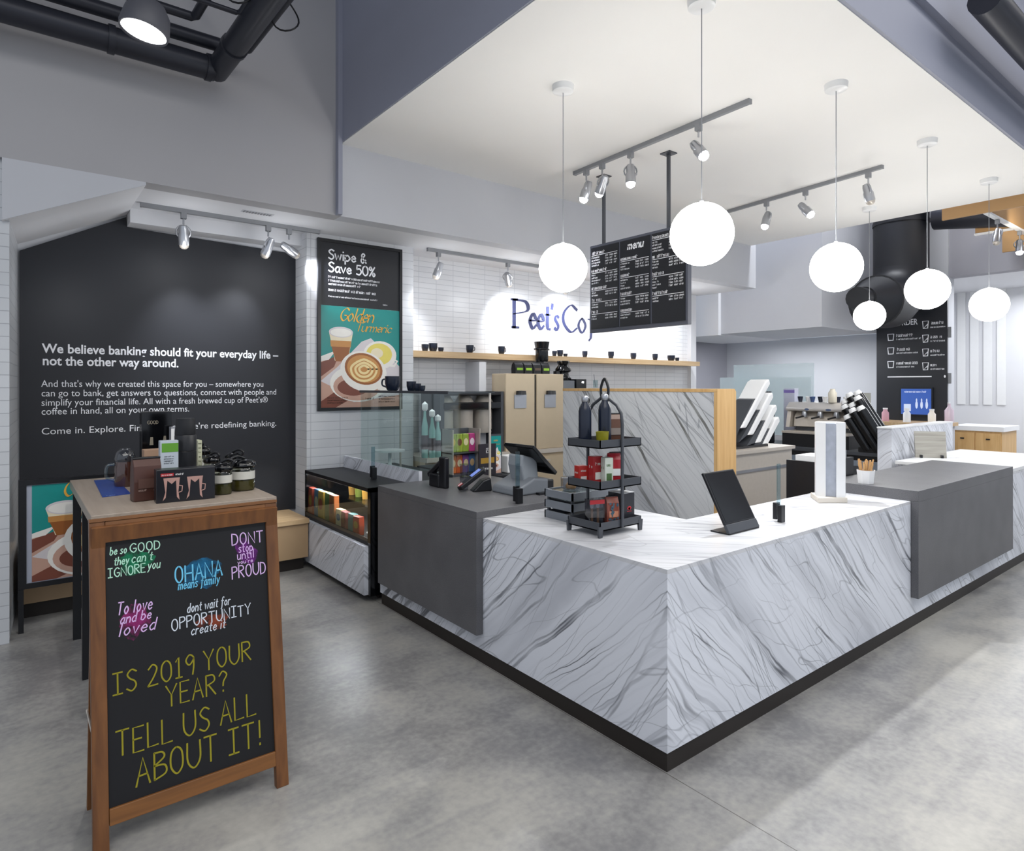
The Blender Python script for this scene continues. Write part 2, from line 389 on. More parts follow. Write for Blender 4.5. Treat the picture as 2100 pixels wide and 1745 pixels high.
GL = dict(A=G(6,'0,0 3,10 6,0','1,3.6 5,3.8'),B=G(5,'0,0 0,10','~0,10 3.6,9.6 4.3,7.6 0,5.2','~0,5.2 4.6,4.6 5,1.6 0,0'),C=G(6,'~6,8.5 3.5,10 .6,7 .6,3 3.5,0 6,1.5'),
 D=G(5.5,'0,0 0,10','~0,10 4,8.8 5.4,5 4,1.2 0,0'),E=G(5,'5,10 0,10 0,0 5,0','0,5.2 4,5.2'),F=G(5,'5,10 0,10 0,0','0,5 4,5'),G=G(6,'~6,8.5 3.5,10 .6,7 .6,3 3.5,0 6,2 6,4.3','3.4,4.3 6,4.3'),
 H=G(6,'0,0 0,10','6,0 6,10','0,5 6,5'),I=G(5,'0,0 5,0','2.5,0 2.5,10','0,10 5,10'),L=G(5,'0,10 0,0 5,.2'),N=G(6,'0,0 0,10 6,0 6,10'),O=G(6,OO),P=G(5,'0,0 0,10','~0,10 4.2,9.6 4.8,6.5 0,4.8'),
 R=G(5.5,'0,0 0,10','~0,10 4.2,9.6 4.8,6.7 0,5','1.6,5 5.5,0'),S=G(5.5,'~5.5,8.8 3,10 .7,8 2,5.9 4.5,4.3 5.2,2 3,0 .2,1.3'),T=G(6,'0,10 6,10','3,10 3,0'),U=G(6,'~0,10 .1,3 3,0 5.9,3 6,10'),Y=G(6,'0,10 3,5.2 6,10','3,5.2 3,0'),
 W=G(8,'0,10 2,0 4,8 6,0 8,10'))
GL.update({'0':G(6,OO),'1':G(4,'.5,8 2.2,10 2.2,0','.3,0 4,0'),'2':G(5.5,'~.5,8 3,10 5.2,8 3.4,4 .2,.1','.2,0 5.6,.2'),'9':G(5,'~5,8 2.6,10 .4,7.4 2.4,5 5,8','~5,8.3 4.9,4 4.2,0'),
 '5':G(5.5,'5,10 1,10 .7,5.7','~.7,5.7 3.6,6.5 5.4,3.4 3.4,.2 .3,.9'),'%':G(6.5,'6,10 .5,0','~1.5,10 .2,8 1.5,6.3 2.8,8 1.5,10','~5,3.7 3.8,1.8 5,0 6.3,1.8 5,3.7'),'?':G(5,'~.4,8 2.6,10 5,8 3,5 2.6,2.8','2.6,.7 2.6,0'),
 '!':G(2,'1,10 1,3','1,.8 1,0'),'&':G(6,'~6,.3 1.4,6.8 2.6,10 4.4,8.3 .7,3.2 2.2,0 5.6,3.6'),"'":G(1.5,'1.2,10.5 .5,8.6'),'-':G(3,'0,4 3,4'),
 'a':G(5,'~4.6,5 2.6,6 .5,3.2 1.6,0 4.2,1.8','~4.6,6 4.4,1 5.4,0'),'b':G(5,'0,10 0,.8','~0,4.3 2.5,6 4.7,3 2.4,0 0,1'),'c':G(4.6,'~4.5,5 2.5,6 .3,3 2.3,0 4.7,1.2'),'d':G(5,'~4.5,5 2.5,6 .3,3 2,0 4.5,1.6','4.6,10 4.6,0'),
 'e':G(4.8,'~.4,3.1 4.6,3.5 2.7,6 .3,3 2.3,0 4.8,1.3'),'f':G(4,'~4.6,9.4 3.2,10 2,8 2,-1 .8,-3','.3,6 4,6'),'g':G(5,'~4.5,5 2.5,6 .3,3 2.3,0 4.5,2','~4.6,6 4.6,-1 2.5,-3 .4,-2'),'h':G(4.6,'0,10 0,0','~0,3.6 2.4,6 4.3,4 4.4,0'),
 'i':G(1.6,'.8,6 .8,0','.8,8.4 .8,9'),'k':G(4.4,'0,10 0,0','4,6 0,2.6 4.4,0'),'l':G(1.6,'.8,10 .8,0'),'m':G(7,'0,6 0,0','~0,3.6 2,6 3.3,4 3.3,0','~3.3,3.6 5.2,6 6.6,4 6.7,0'),'n':G(4.6,'0,6 0,0','~0,3.6 2.4,6 4.3,4 4.4,0'),
 'o':G(5,'~2.5,6 .4,3 2.5,0 4.6,3 2.5,6'),'p':G(5,'0,6 0,-3.5','~0,4.3 2.5,6 4.7,3 2.4,0 0,1'),'r':G(3.6,'0,6 0,0','~0,3.4 1.7,5.8 3.6,5.5'),'s':G(4,'~4,5.3 2.1,6 .5,4.6 3.7,1.9 2.1,0 .1,.8'),
 't':G(3.6,'~1.8,9 1.7,1.2 3.6,.2','0,6 3.6,6'),'u':G(4.8,'~0,6 .2,1 2.2,0 4.4,2.4','4.5,6 4.6,0'),'v':G(4.4,'0,6 2.2,0 4.4,6'),'w':G(6.4,'0,6 1.6,0 3.2,5 4.8,0 6.4,6'),'y':G(4.6,'0,6 2.4,0','~4.6,6 2.4,0 .4,-3')})

# ------------------------------------------------------------------ things
USED = {}
def tag(o, label, cat, group=None):
    o['label'] = label; o['category'] = cat
    if group: o['group'] = group
    return o
def thing(name, label, cat, loc=(0, 0, 0), rz=0, group=None):
    o = bpy.data.objects.new(name, None); o.empty_display_size = .05; C.objects.link(o)
    o.location = loc; o.rotation_euler = (0, 0, rz); return tag(o, label, cat, group)
def struct(name, mb, m, **k):
    o = mb.build(name, m, **k); o['kind'] = 'structure'; return o
def dup(root, loc, rz=None, label=None, group=None):
    r = root.copy(); C.objects.link(r); r.location = loc
    if rz is not None: r.rotation_euler = (0, 0, rz)
    if label: r['label'] = label
    if group: r['group'] = group
    for ch in root.children:
        c = ch.copy(); C.objects.link(c); c.parent = r
        for g in ch.children:
            d = g.copy(); C.objects.link(d); d.parent = c
    return r
ORD = ['first', 'second', 'third', 'fourth', 'fifth', 'sixth', 'seventh', 'eighth', 'ninth', 'tenth', 'eleventh', 'twelfth', 'thirteenth', 'fourteenth', 'fifteenth', 'sixteenth']
B = lambda *a: MB().box(*a)

# ================================================================== SETTING
struct('floor', B(-9, 14, -9, 6.5, -.1, 0), M_floor)
struct('ceiling', B(-9, 14, -5, 6.5, 6.4, 6.5), M_header)
# dropped white ceiling over the counter: underside white, outer faces slate grey
struct('ceiling_soffit', B(0, 6.53, -.13, 3.55, 3.845, 3.87), M_soffit)
struct('wall_soffit_left', B(-.012, .02, -.145, 3.55, 3.85, 6.4), M_blueface)
struct('wall_soffit_front', B(-.012, 6.55, -.15, -.12, 3.85, 6.4), M_blueface)
struct('trim_shadow_line', B(-.05, -.012, 3.49, 3.55, 3.21, 6.4), M_blueface)  # slate strip added for the thin dark shadow line at the pilaster
struct('trim_1', B(.02, 6.54, -.20, -.15, 4.22, 4.46), M_blueface)
struct('trim_2', B(.02, 6.54, -.19, -.15, 4.75, 5.0), M_blueface)
struct('wall_soffit_right', B(6.51, 6.53, -.12, 3.55, 3.87, 6.4), M_blueface)
# upper grey wall and low ceiling behind it
struct('wall_upper', B(-6, 0, 3.55, 3.72, 3.21, 6.4), M_greywall)
struct('wall_upper_counter', B(0, 6.67, 3.55, 3.72, 3.21, 3.9), M_lgrey)
struct('ceiling_low', B(-2.45, 6.67, 3.72, 4.8, 3.21, 3.30), M_white)
struct('ceiling_low_edge', B(-6, -2.45, 3.72, 4.8, 3.21, 3.30), M_white)
struct('trim_3', MB().prism([(-2.33, 3.21), (-2.33, 2.80), (-1.505, 3.19), (-1.505, 3.21)], 'Y', 3.56, 4.60), M_white)
struct('trim_6', MB().prism([(-2.33, 3.21), (-2.33, 2.80), (-1.505, 3.19), (-1.505, 3.21)], 'Y', 3.55, 3.56), M_lgrey)
struct('trim_4', B(-1.50, 0, 4.40, 4.60, 3.09, 3.21), M_white)
struct('wall_back_left', B(-2.45, -.02, 4.62, 4.8, 0, 3.21), M_white)
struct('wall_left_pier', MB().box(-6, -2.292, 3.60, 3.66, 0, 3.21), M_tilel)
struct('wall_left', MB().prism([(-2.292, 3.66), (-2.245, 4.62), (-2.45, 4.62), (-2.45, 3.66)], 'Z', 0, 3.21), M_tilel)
struct('wall_pier', B(-.04, 1.13, 4.28, 4.80, 0, 3.21), M_tilep)
struct('wall_back', B(1.13, 6.46, 4.65, 4.80, 0, 3.21), M_tile)
struct('wall_back_end', B(6.46, 6.60, 4.58, 4.80, 0, 3.9), M_white)
struct('trim_5', B(2.06, 2.16, 4.36, 4.65, .95, 2.0), M_white)
# bulkhead and recess by the espresso bar
struct('wall_bulkhead', B(7.0, 8.9, 2.70, 4.38, 2.58, 6.4), M_lgrey)
struct('wall_bulkhead_end', B(6.93, 8.9, 4.38, 5.6, 2.56, 6.4), M_white)
struct('wall_recess', B(9.2, 9.35, 2.6, 5.7, 0, 2.6), M_lgrey)
struct('wall_recess_side', B(6.6, 9.35, 5.7, 5.85, 0, 3.6), M_header)
dr = struct('door_1', B(6.75, 7.6, 5.66, 5.70, 0, 2.2), col('5f7a6c', .4))
B(6.70, 6.76, 5.64, 5.72, 0, 2.26).build('door_jamb', M_white, dr); B(7.15, 7.45, 5.64, 5.665, 1.75, 2.05).build('door_window', M_acr, dr)
struct('wall_right_pier', B(8.90, 9.15, 1.70, 2.72, 0, 6.4), M_lgrey)
struct('wall_right_header', B(8.96, 9.15, -4, 1.70, 3.37, 6.4), M_header)
struct('wall_right', B(11.4, 11.55, -4, 2.75, 0, 3.6), M_white)
struct('wall_right_return', B(9.15, 11.4, 2.6, 2.75, 0, 3.6), M_white)
struct('ceiling_side_room', B(9.15, 11.4, -4, 2.75, 3.42, 3.6), M_white)

# ================================================================== COUNTER
cn = thing('marble_counter', 'large L-shaped service counter clad in white grey-veined marble', 'counter')
MB().prism([(0, 0), (6.9, 0), (6.9, .6), (.95, .6), (.95, 2.78), (0, 2.78)], 'Z', .9-.02, .9).build('countertop', M_marble_t, cn)
B(.0, .02, .0, 2.79, .088, .88).build('front_panel', M_marble, cn)
B(.02, 6.9, .0, .02, .088, .88).build('front_panel', M_marble, cn)
MB().prism([(.02, .02), (6.9, .02), (6.9, .58), (.93, .58), (.93, 2.78), (.02, 2.78)], 'Z', .088, .88).build('counter_body', M_lgrey, cn)
MB().prism([(.008, .008), (6.9, .008), (6.9, .55), (.9, .55), (.9, 2.78), (.008, 2.78)], 'Z', 0, .088).build('plinth', M_plinth, cn)
g1 = thing('grey_counter_block', 'tall dark grey stone block on the left counter arm holding the till', 'counter block', (0, 1.395, 0))
B(-.05, .95, 0, 1.335, .90, .942).build('block_top', M_quartz, g1, bevel=.002)
B(-.05, -.002, 0, 1.335, .187, .90).build('front_slab', M_quartz, g1, bevel=.002)
g2 = thing('grey_counter_block', 'dark grey stone block on the right counter arm beyond the tower', 'counter block', (2.70, 0, 0))
B(0, 2.22, -.05, .60, .90, .976).build('block_top', M_quartz, g2, bevel=.002)
B(0, 2.22, -.05, -.002, .222, .90).build('front_slab', M_quartz, g2, bevel=.002)
e1 = B(4.95, 6.9, 0, .95, .90, .935)
tag(e1.build('white_worktop', M_plate, bevel=.004), 'white worktop slab at the far right end of the counter', 'worktop')

# marble partition with oak edge
pp = thing('partition_panel', 'tall marble partition with oak edging standing behind the counter corner', 'partition', (1.90, 1.05, 0))
B(0, .03, .0, 1.68, 0, 1.665).build('marble_face', M_marble_p, pp)
B(.03, .22, .012, 1.68, 0, 1.665).build('panel_core', M_lgrey, pp)
MB().prism([(-.004, 0), (.245, 0), (.245, 1.67), (.225, 1.69), (-.004, 1.69)], 'Y', -.03, .0).build('oak_end', M_oak, pp)
B(-.004, .245, .0, 1.68, 1.665, 1.69).build('oak_cap', M_oak, pp)

# display case
dc = thing('display_case', 'black glass-fronted chilled display case with marble base beside the grey block', 'display case', (0, 2.84, 0))
B(-.10, -.062, .03, 1.42, .06, .445).build('marble_base_panel', M_marble, dc)
B(-.06, .9, .0, .05, .05, .90).build('side_panel', M_blackg, dc)
B(-.06, .9, 1.40, 1.43, .05, .90).build('side_panel', M_blackg, dc)
MB().box(-.06, .28, .0, 1.43, .87, .90).box(.28, .9, .0, 1.43, .87, .90).build('case_top', M_blackm, dc)
B(-.06, .9, .05, 1.40, .05, .48).build('case_floor', M_blackm, dc)
B(.55, .9, .05, 1.40, .48, .87).build('case_back', mat('case_lining', '8a8688', .5), dc)
B(-.058, -.052, .05, 1.40, .50, .868).build('glass_front', M_glassm, dc)
B(-.062, -.05, .05, 1.40, .475, .50).build('sill_rail', mat('rail_brown', '4a4239', .4), dc)
B(.02, .10, .07, 1.38, .845, .868).build('light_strip', glow('case_light', 'fff0f4', 40), dc)
B(.18, .5, .06, 1.38, .655, .665).build('glass_shelf', M_glassm, dc)
B(.05, .85, .08, 1.36, .0, .05).build('base_frame', M_plinth, dc)
sv = thing('service_cabinet', 'low dark cabinet behind the display case carrying the menu card', 'cabinet', (.96, 2.80, 0))
B(0, .56, 0, 1.10, .86, .90).build('cabinet_top', M_blackm, sv); B(.01, .55, .01, 1.09, .06, .86).build('cabinet_body', M_greyd, sv); B(.04, .5, .04, 1.05, 0, .06).build('kick', M_black, sv)
# snack packs and cups inside the case
pk_cols = ['b8452c', '3f6a8a', 'c79a3c', '5c7a3e', 'a35a2a', 'd7c49a', '8c3a3a', '4a7f7a']
def pack(name, c1, c2, w, d, h):
    b = MB(); b.prism([(-w/2, 0), (w/2, 0), (w*.56, h*.5), (w*.48, h*.93), (w*.5, h), (-w*.5, h), (-w*.48, h*.93), (-w*.56, h*.5)], 'Y', -d/2, d/2)
    o = b.build(name, col(c1, .35), bevel=.006)
    f = MB(frame((0, -d/2-.001, 0), (1, 0, 0), (0, 0, 1))); f.ell(0, h*.55, w*.36, h*.2).build('pack_label', col(c2, .4), o)
    return o
n = 0
for i in range(9):
    o = pack('snack_pack', pk_cols[i % 8], pk_cols[(i*3+2) % 8], .115, .05, .26 if i < 5 else .19)
    o.location = (-.02 + .01*(i % 2), 4.17-.128*i, .48); o.rotation_euler = (0, 0, -PI/2 + .06*(i % 3-1))
    if i > 4: o.scale = (.9, 1, .8)
    tag(o, f'bright snack pack on the floor of the chilled case, {ORD[i]} from the poster wall', 'snack pack', 'snack packs on the case floor')
for i in range(7):
    o = MB().lathe([(.034, 0), (.042, .09), (.043, .1), (.036, .115), (0, .118)], n=14).build('salad_cup', [col(['8f6a2f', '6f7a34', 'b98a3a', '7c4a28'][i % 4], .3)], smooth=40)
    MB().lathe([(.044, .094), (.045, .104), (.03, .122), (0, .124)], n=14).build('clear_lid', M_plate, o, smooth=40)
    o.location = (.30, 3.98-.15*i, .666)
    tag(o, f'lidded food cup on the glass shelf of the case, {ORD[i]} from the poster wall', 'food cup', 'lidded cups on the case shelf')
pl = MB().lathe([(.05, 0), (.11, .008), (.125, .025), (.12, .026), (.05, .014), (0, .013)], n=24).build('steel_plate', M_steel, smooth=50); pl.location = (.13, 3.02, .481)
tag(pl, 'shiny round plate on the case floor by the black side panel', 'plate')

# marble kerb + glass guard
sg = thing('sneeze_guard', 'glass sneeze guard on a marble kerb behind the display case', 'glass guard', (.33, 2.76, .90))
B(0, .03, 0, 1.50, 0, .115).build('marble_kerb', M_marble, sg)
B(.008, .018, .02, 1.12, .115, .755).build('glass_panel', M_glassg, sg)
B(.018, .42, .02, .03, .115, .755).build('glass_return', M_glassg, sg)
B(0, .44, -.45, 1.12, .755, .767).build('top_shelf', pane('shelf_glass', 'c9d2d6', .15), sg)
B(-.006, .002, -.45, 1.12, .750, .772).build('shelf_edge', M_greyd, sg)
MB().tube([(.41, -.42, .045), (.41, -.42, .755)], .01).build('post', M_steel, sg)
MB().tube([(.41, 1.08, 0), (.41, 1.08, .755)], .01).build('post', M_steel, sg)
def mug(r, h, handle=True):
    b = MB().lathe([(r*.55, 0), (r*.78, h*.08), (r, h*.5), (r*1.02, h), (r*.93, h), (r*.85, h*.4), (0, h*.15)], n=18)
    o = b.build('mug', M_navy, smooth=50)
    if handle:
        MB().tube(smoothc([(r*.95, 0, h*.8), (r*1.45, 0, h*.75), (r*1.5, 0, h*.4), (r*.9, 0, h*.25)], 4), r*.12, 6).build('handle', M_navy, o, smooth=60)
    return o
for i, (y, r, h, nm) in enumerate(((3.545, .07, .135, 'large dark mug'), (3.19, .042, .085, 'black cup'), (3.085, .033, .066, 'smaller black cup'), (3.00, .027, .048, 'tiny black cup'))):
    o = mug(r, h, i == 0); o.location = (.50, y, 1.668); o.rotation_euler = (0, 0, 2.2)
    tag(o, f'{nm} on the glass guard shelf ' + ('in front of the poster' if i == 0 else f'{ORD[i-1]} after the poster'), 'cup', 'cups on the glass guard shelf')

# ================================================================== LEFT WALL AREA
# bench
bn = thing('oak_bench', 'low oak bench running along the foot of the dark lettered wall', 'bench', (-2.23, 4.02, 0))
B(0, 2.12, .0, .58, .44, .48).build('bench_top', M_oakx, bn)
B(0, 2.12, .03, .55, .12, .44).build('bench_front', mat('oak_veneer', 'ab8f6d', .5, scale=6), bn)
B(.02, 2.10, .10, .52, 0, .12).build('toe_kick', M_plinth, bn)
# dark panel with lettering
dp = thing('dark_wall_panel', 'huge charcoal wall panel lettered in white about banking', 'wall panel', (-2.235, 4.62, .48))
MB().prism([(0, 0), (2.20, 0), (2.20, 2.56), (.735, 2.605), (.727, 2.69), (0, 2.305)], 'Y', -.035, 0).build('panel_board', M_dark, dp)
F = frame((.0, -.037, -.48), (1, 0, 0), (0, 0, 1))
hb = MB(F)
hb.text('We believe banking should fit your everyday life \u2013', .145, 1.982, .105, width=1.88, bold=.0022)
hb.text('not the other way around.', .145, 1.882, .105, width=.985, bold=.0022)
hb.build('heading_lettering', M_wl, dp)
hb = MB(F)
hb.text("And that's why we created this space for you \u2013 somewhere you", .138, 1.705, .078, width=1.74)
hb.text('can go to bank, get answers to questions, connect with people and', .138, 1.628, .078, width=1.86)
hb.text("simplify your financial life. All with a fresh brewed cup of Peet's\u00ae", .138, 1.552, .078, width=1.78)
hb.text('coffee in hand, all on your own terms.', .138, 1.480, .078, width=1.08)
hb.text("Come in. Explore. Find out how we're redefining banking.", .138, 1.320, .078, width=1.86)
hb.build('body_lettering', M_wl, dp)

# poster art (shared by both posters): u,v in metres, panel w x h
PM = [col('0f8f8a', .35), col('e3a93c', .4), col('f0ede6', .35), col('9a5a26', .35), col('c98d4a', .35), col('f3dca0', .35), col('c79f8d', .4), col('7c4434', .35), col('e8d86a', .4), col('d9d3d6', .4), col('efe3c4', .4), col('4b2d1f', .4)]
def poster_art(b, w, h, small=True):
    def U(x, y): return (x*w, y*h)
    def pl(c, pts, z): b.mi = c; b.poly([U(*p) for p in pts], z)
    def el(c, x, y, rx, ry, z, **k): b.mi = c; b.ell(x*w, y*h, rx*w, ry*w, z, **k)
    pl(0, [(0, 0), (1, 0), (1, 1), (0, 1)], 0)
    pl(6, [(0, 0), (1, 0), (1, .42), (.75, .50), (.5, .58), (0, .45)], .0006)
    pl(7, [(0, .44), (.22, .52), (.16, .40), (0, .30)], .0009)
    pl(2, [(.0, .50), (.18, .56), (.10, .47), (0, .45)], .001)
    pl(9, [(0, .26), (.20, .40), (.50, .66), (.62, .70), (1, .42), (1, .12), (.4, .05), (.3, .14)], .0011)
    pl(7, [(.0, .06), (.25, .20), (.36, .08), (.18, 0), (0, 0)], .0012)
    el(2, .30, .40, .02, .02, .0013)
    # glass of latte
    pl(10, [(.10, .74), (.39, .74), (.33, .46), (.17, .46)], .0014)
    pl(3, [(.115, .64), (.365, .64), (.325, .455), (.18, .455)], .0017)
    pl(4, [(.115, .66), (.37, .66), (.365, .60), (.12, .60)], .0018)
    el(9, .245, .745, .147, .062, .002); el(2, .245, .74, .128, .048, .0023)
    # yellow cup
    el(2, .74, .53, .22, .17, .0016); el(8, .73, .54, .17, .13, .002); el(10, .70, .55, .08, .06, .0022)
    b.mi = 2; b.ribbon([(w*.90, h*.50), (w*.97, h*.47), (w*.93, h*.42), (w*.85, h*.43)], w*.03, .0021)
    # saucer and latte cup
    el(2, .47, .24, .36, .22, .0024); el(6, .45, .21, .30, .17, .0026); el(7, .40, .20, .2, .10, .0027)
    el(2, .53, .36, .30, .235, .0030, rot=-.25); el(3, .53, .385, .245, .185, .0034, rot=-.25); el(4, .53, .385, .215, .16, .0036, rot=-.25)
    b.mi = 5
    for k, r in ((0, .15), (1, .10), (2, .055)):
        b.ribbon([(w*(.53+r*1.1*math.cos(a)), h*.385+w*r*.95*math.sin(a)*(1 if math.sin(a) < 0 else .8-.25*abs(math.cos(a)))) for a in [i*2*PI/24 for i in range(25)]], w*.028, .004)
    b.mi = 2; b.ribbon([(w*.76, h*.27), (w*.86, h*.25), (w*.84, h*.18), (w*.72, h*.19)], w*.04, .0042)
    b.mi = 1
    b.write('Golden', w*.22, h*.86, w*.15, w*.020, .0044, width=w*.42, slant=.35, nib=.6, gap=.6)
    b.write('Turmeric', w*.42, h*.765, w*.10, w*.014, .0044, width=w*.46, slant=.3, nib=.6, gap=.6)
    if small:
        b.mi = 11
        for k in range(3): b.scribble(w*.08, w*(.33-.03*k), h*(.09-.025*k), h*.015, .0044)
        b.scribble(w*.55, w*.68, h*.075, h*.022, .0044)
        for k in range(3): b.scribble(w*.72, w*.94, h*(.10-.028*k), h*.016, .0044)
po = thing('wall_poster', 'tall black framed coffee poster headed Swipe and Save on the tiled pier', 'poster', (.06, 4.279, 1.468))
f = MB()
f.box(0, .92, -.035, 0, 0, .03).box(0, .92, -.035, 0, 1.665, 1.695).box(0, .03, -.035, 0, .03, 1.665).box(.89, .92, -.035, 0, .03, 1.665)
f.build('frame', M_black, po)
B(.03, .89, -.02, 0, 1.045, 1.665).build('black_panel', col('15171e', .4), po)
t = MB(frame((0, -.0215, 0), (1, 0, 0), (0, 0, 1)))
t.write('Swipe &', .11, 1.50, .095, .015, width=.40, gap=1.2); t.write('Save 50%', .11, 1.375, .095, .015, width=.50, gap=1.2); t.build('heading_lettering', M_wl, po)
t = MB(frame((0, -.0215, 0), (1, 0, 0), (0, 0, 1)))
for k, (x1, y, h) in enumerate(((.66, 1.315, .022), (.63, 1.278, .022), (.45, 1.245, .022), (.62, 1.185, .028), (.64, 1.125, .016))): t.scribble(.11, x1, y, h)
t.scribble(.70, .75, 1.085, .014)
t.build('small_lettering', M_wl, po)
a = MB(frame((.03, -.02, .03), (1, 0, 0), (0, 0, 1))); poster_art(a, .86, 1.01); a.build('printed_panel', PM, po)
# easel poster
ep = thing('easel_poster', 'black standing easel poster of golden coffee drinks beside the display table', 'poster', (-2.245, 3.79, 0))
f = MB(); f.box(0, .92, -.02, .02, .30, .335).box(0, .92, -.02, .02, 1.02, 1.058).box(0, .045, -.02, .02, .335, 1.02).box(.88, .92, -.02, .02, .335, 1.02)
f.build('frame', M_black, ep); B(.045, .88, -.005, .018, .335, 1.02).build('backing', col('aab0c0', .5), ep)
a = MB(frame((.075, -.006, .34), (1, 0, 0), (0, 0, 1))); poster_art(a, .78, .675, False); a.build('printed_panel', PM, ep)
for x in (.0, .885): B(x, x+.03, -.03, .03, 0, .30).build('leg', M_black, ep)

# display table
tb = thing('display_table', 'taupe topped merchandise table on black legs behind the chalkboard', 'table', (-1.96, 1.98, 0))
B(0, .93, .10, 1.66, .995, 1.05).build('table_top', M_table, tb, bevel=.003)
for x in (.0, .86):
    for y in (.13, .68, 1.42): B(x+.005, x+.05, y, y+.045, 0, .995).build('leg', M_blackm, tb)
# chalkboard A-frame
LE = math.atan(.165/1.19)
af = thing('chalkboard_sign', 'brown wooden A-frame chalkboard with coloured chalk writing', 'chalkboard', (-1.69, .955, 0))
R = frame((0, 0, 0), (1, 0, 0), (0, math.sin(LE), math.cos(LE)))
FB = R
for x in (-.352, .301): MB(FB).box(x, x+.051, 0, 1.20, -.035, 0).build('stile', M_frame, af, bevel=.003)
for y in (1.140, .092): MB(FB).box(-.300, .302, y, y+.06, -.035, 0).build('rail', M_framex, af, bevel=.003)
f = MB(FB); f.box(-.352, .352, 1.20, 1.212, -.04, .004); f.build('top_cap', M_framex, af)
bd = MB(FB).box(-.300, .302, .152, 1.140, -.022, -.010).build('board', mat('blackboard', '090a10', .7, var=.35, scale=5), af)
ck = lambda: MB(FB @ Matrix.Translation((0, 0, -.009)))
def smear(cx, cy, rx, ry, hexv, seed):
    rnd = random.Random(seed); b = ck()
    for k in range(7):
        x = cx+rnd.uniform(-.5, .5)*rx; y = cy+rnd.uniform(-.5, .5)*ry; r = rnd.uniform(.35, .7)
        pts = [(x+rx*r*math.cos(q*PI/9)*rnd.uniform(.75, 1.1), y+ry*r*math.sin(q*PI/9)*rnd.uniform(.75, 1.1)) for q in range(18)]
        b.poly(pts, -.0006+.00006*k)
    m, N, L, P = nt('chalk_smear_'+hexv); P.inputs['Base Color'].default_value = (*lin(hexv), 1); P.inputs['Roughness'].default_value = .9
    tr = N.new('ShaderNodeBsdfTransparent'); mx = N.new('ShaderNodeMixShader'); tc = N.new('ShaderNodeTexCoord'); nz = N.new('ShaderNodeTexNoise'); nz.inputs['Scale'].default_value = 30; nz.inputs['Detail'].default_value = 4
    L.new(tc.outputs['Object'], nz.inputs['Vector']); mr = N.new('ShaderNodeMapRange'); mr.inputs[1].default_value = .35; mr.inputs[2].default_value = .75; mr.inputs[4].default_value = .8; L.new(nz.outputs['Fac'], mr.inputs[0])
    L.new(mr.outputs[0], mx.inputs[0]); L.new(tr.outputs[0], mx.inputs[1]); L.new(P.outputs[0], mx.inputs[2]); L.new(mx.outputs[0], N['Material Output'].inputs[0])
    b.build('chalk_smear', m, bd)
smear(-.19, 1.02, .07, .045, '1f8f63', 1); smear(.03, .94, .085, .06, '1e6f9c', 2); smear(.215, 1.0, .055, .065, '7a2a8c', 3); smear(-.20, .80, .06, .075, 'a02f78', 4); smear(.075, .735, .07, .035, '9c4a34', 5)
Y = col('948b20', .9, var=.15); CW = col('d5dce6', .9); CB = col('6fc3e6', .9); CP = col('d9b6e6', .9); CG = col('b9e6cf', .9)
b = ck()
b.write('IS 2019 YOUR', -.282, .550, .078, .0056, width=.500, jit=.04); b.write('YEAR?', -.105, .452, .080, .0056, width=.225, jit=.03)
b.write('TELL US ALL', -.275, .322, .090, .0060, width=.505, jit=.03); b.write('ABOUT IT!', -.212, .196, .098, .0065, width=.462, jit=.02)
b.build('yellow_chalk', Y, bd)
b = ck(); b.write('be so', -.285, 1.068, .030, .0035, width=.055, slant=.2); b.write('GOOD', -.218, 1.066, .034, .0038, width=.104, jit=.05)
b.write('they', -.272, 1.027, .030, .0035, width=.048, slant=.2); b.write("can't", -.214, 1.027, .034, .0035, width=.072, slant=.2)
b.write('IGNORE', -.292, .984, .034, .0038, width=.125, jit=.04); b.write('you', -.158, .992, .034, .0035, width=.042, slant=.2); b.build('green_corner_chalk', CG, bd)
b = ck(); b.write('OHANA', -.062, .920, .064, .0058, width=.178, jit=.02); b.write('means family', -.052, .892, .036, .0036, width=.155, slant=.2); b.build('blue_chalk', CB, bd)
b = ck(); b.write('DONT', .160, 1.036, .048, .0046, width=.128, jit=.04); b.write('stop', .186, 1.003, .036, .0036, width=.058); b.write('until', .180, .974, .036, .0036, width=.068); b.write("you're", .180, .955, .016, .0026, width=.062)
b.write('PROUD', .156, .898, .050, .0046, width=.138, jit=.04); b.build('purple_chalk', CP, bd)
b = ck(); b.write('To love', -.266, .838, .046, .0044, width=.118, slant=.25); b.write('and be', -.256, .803, .036, .004, width=.104, slant=.25); b.write('loved', -.262, .758, .044, .0044, width=.124, slant=.25); b.build('pink_chalk', CP, bd)
b = ck(); b.write("dont wait for", -.022, .795, .036, .0036, width=.165, slant=.2); b.write('OPPORTUNITY', -.079, .738, .044, .0042, width=.304, jit=.06); b.write('create it', -.010, .704, .036, .0036, width=.13, slant=.2); b.build('white_chalk', CW, bd)
LR = math.atan((.365-.165)/1.19)
R2 = frame((0, .365, 0), (1, 0, 0), (0, -math.sin(LR), math.cos(LR)))
rl = MB(R2); rl.box(-.345, -.300, 0, 1.19, 0, .03).box(.302, .347, 0, 1.19, 0, .03).box(-.300, .302, .09, .15, 0, .03).box(-.300, .302, 1.13, 1.19, 0, .03).build('rear_frame', M_frame, af)
MB(R2).box(-.300, .302, .15, 1.13, .01, .02).build('rear_board', M_blackm, af)
MB().tube([(-.348, .07, .42), (-.348, .30, .42)], .004, 6).build('hinge_stay', M_steel, af)

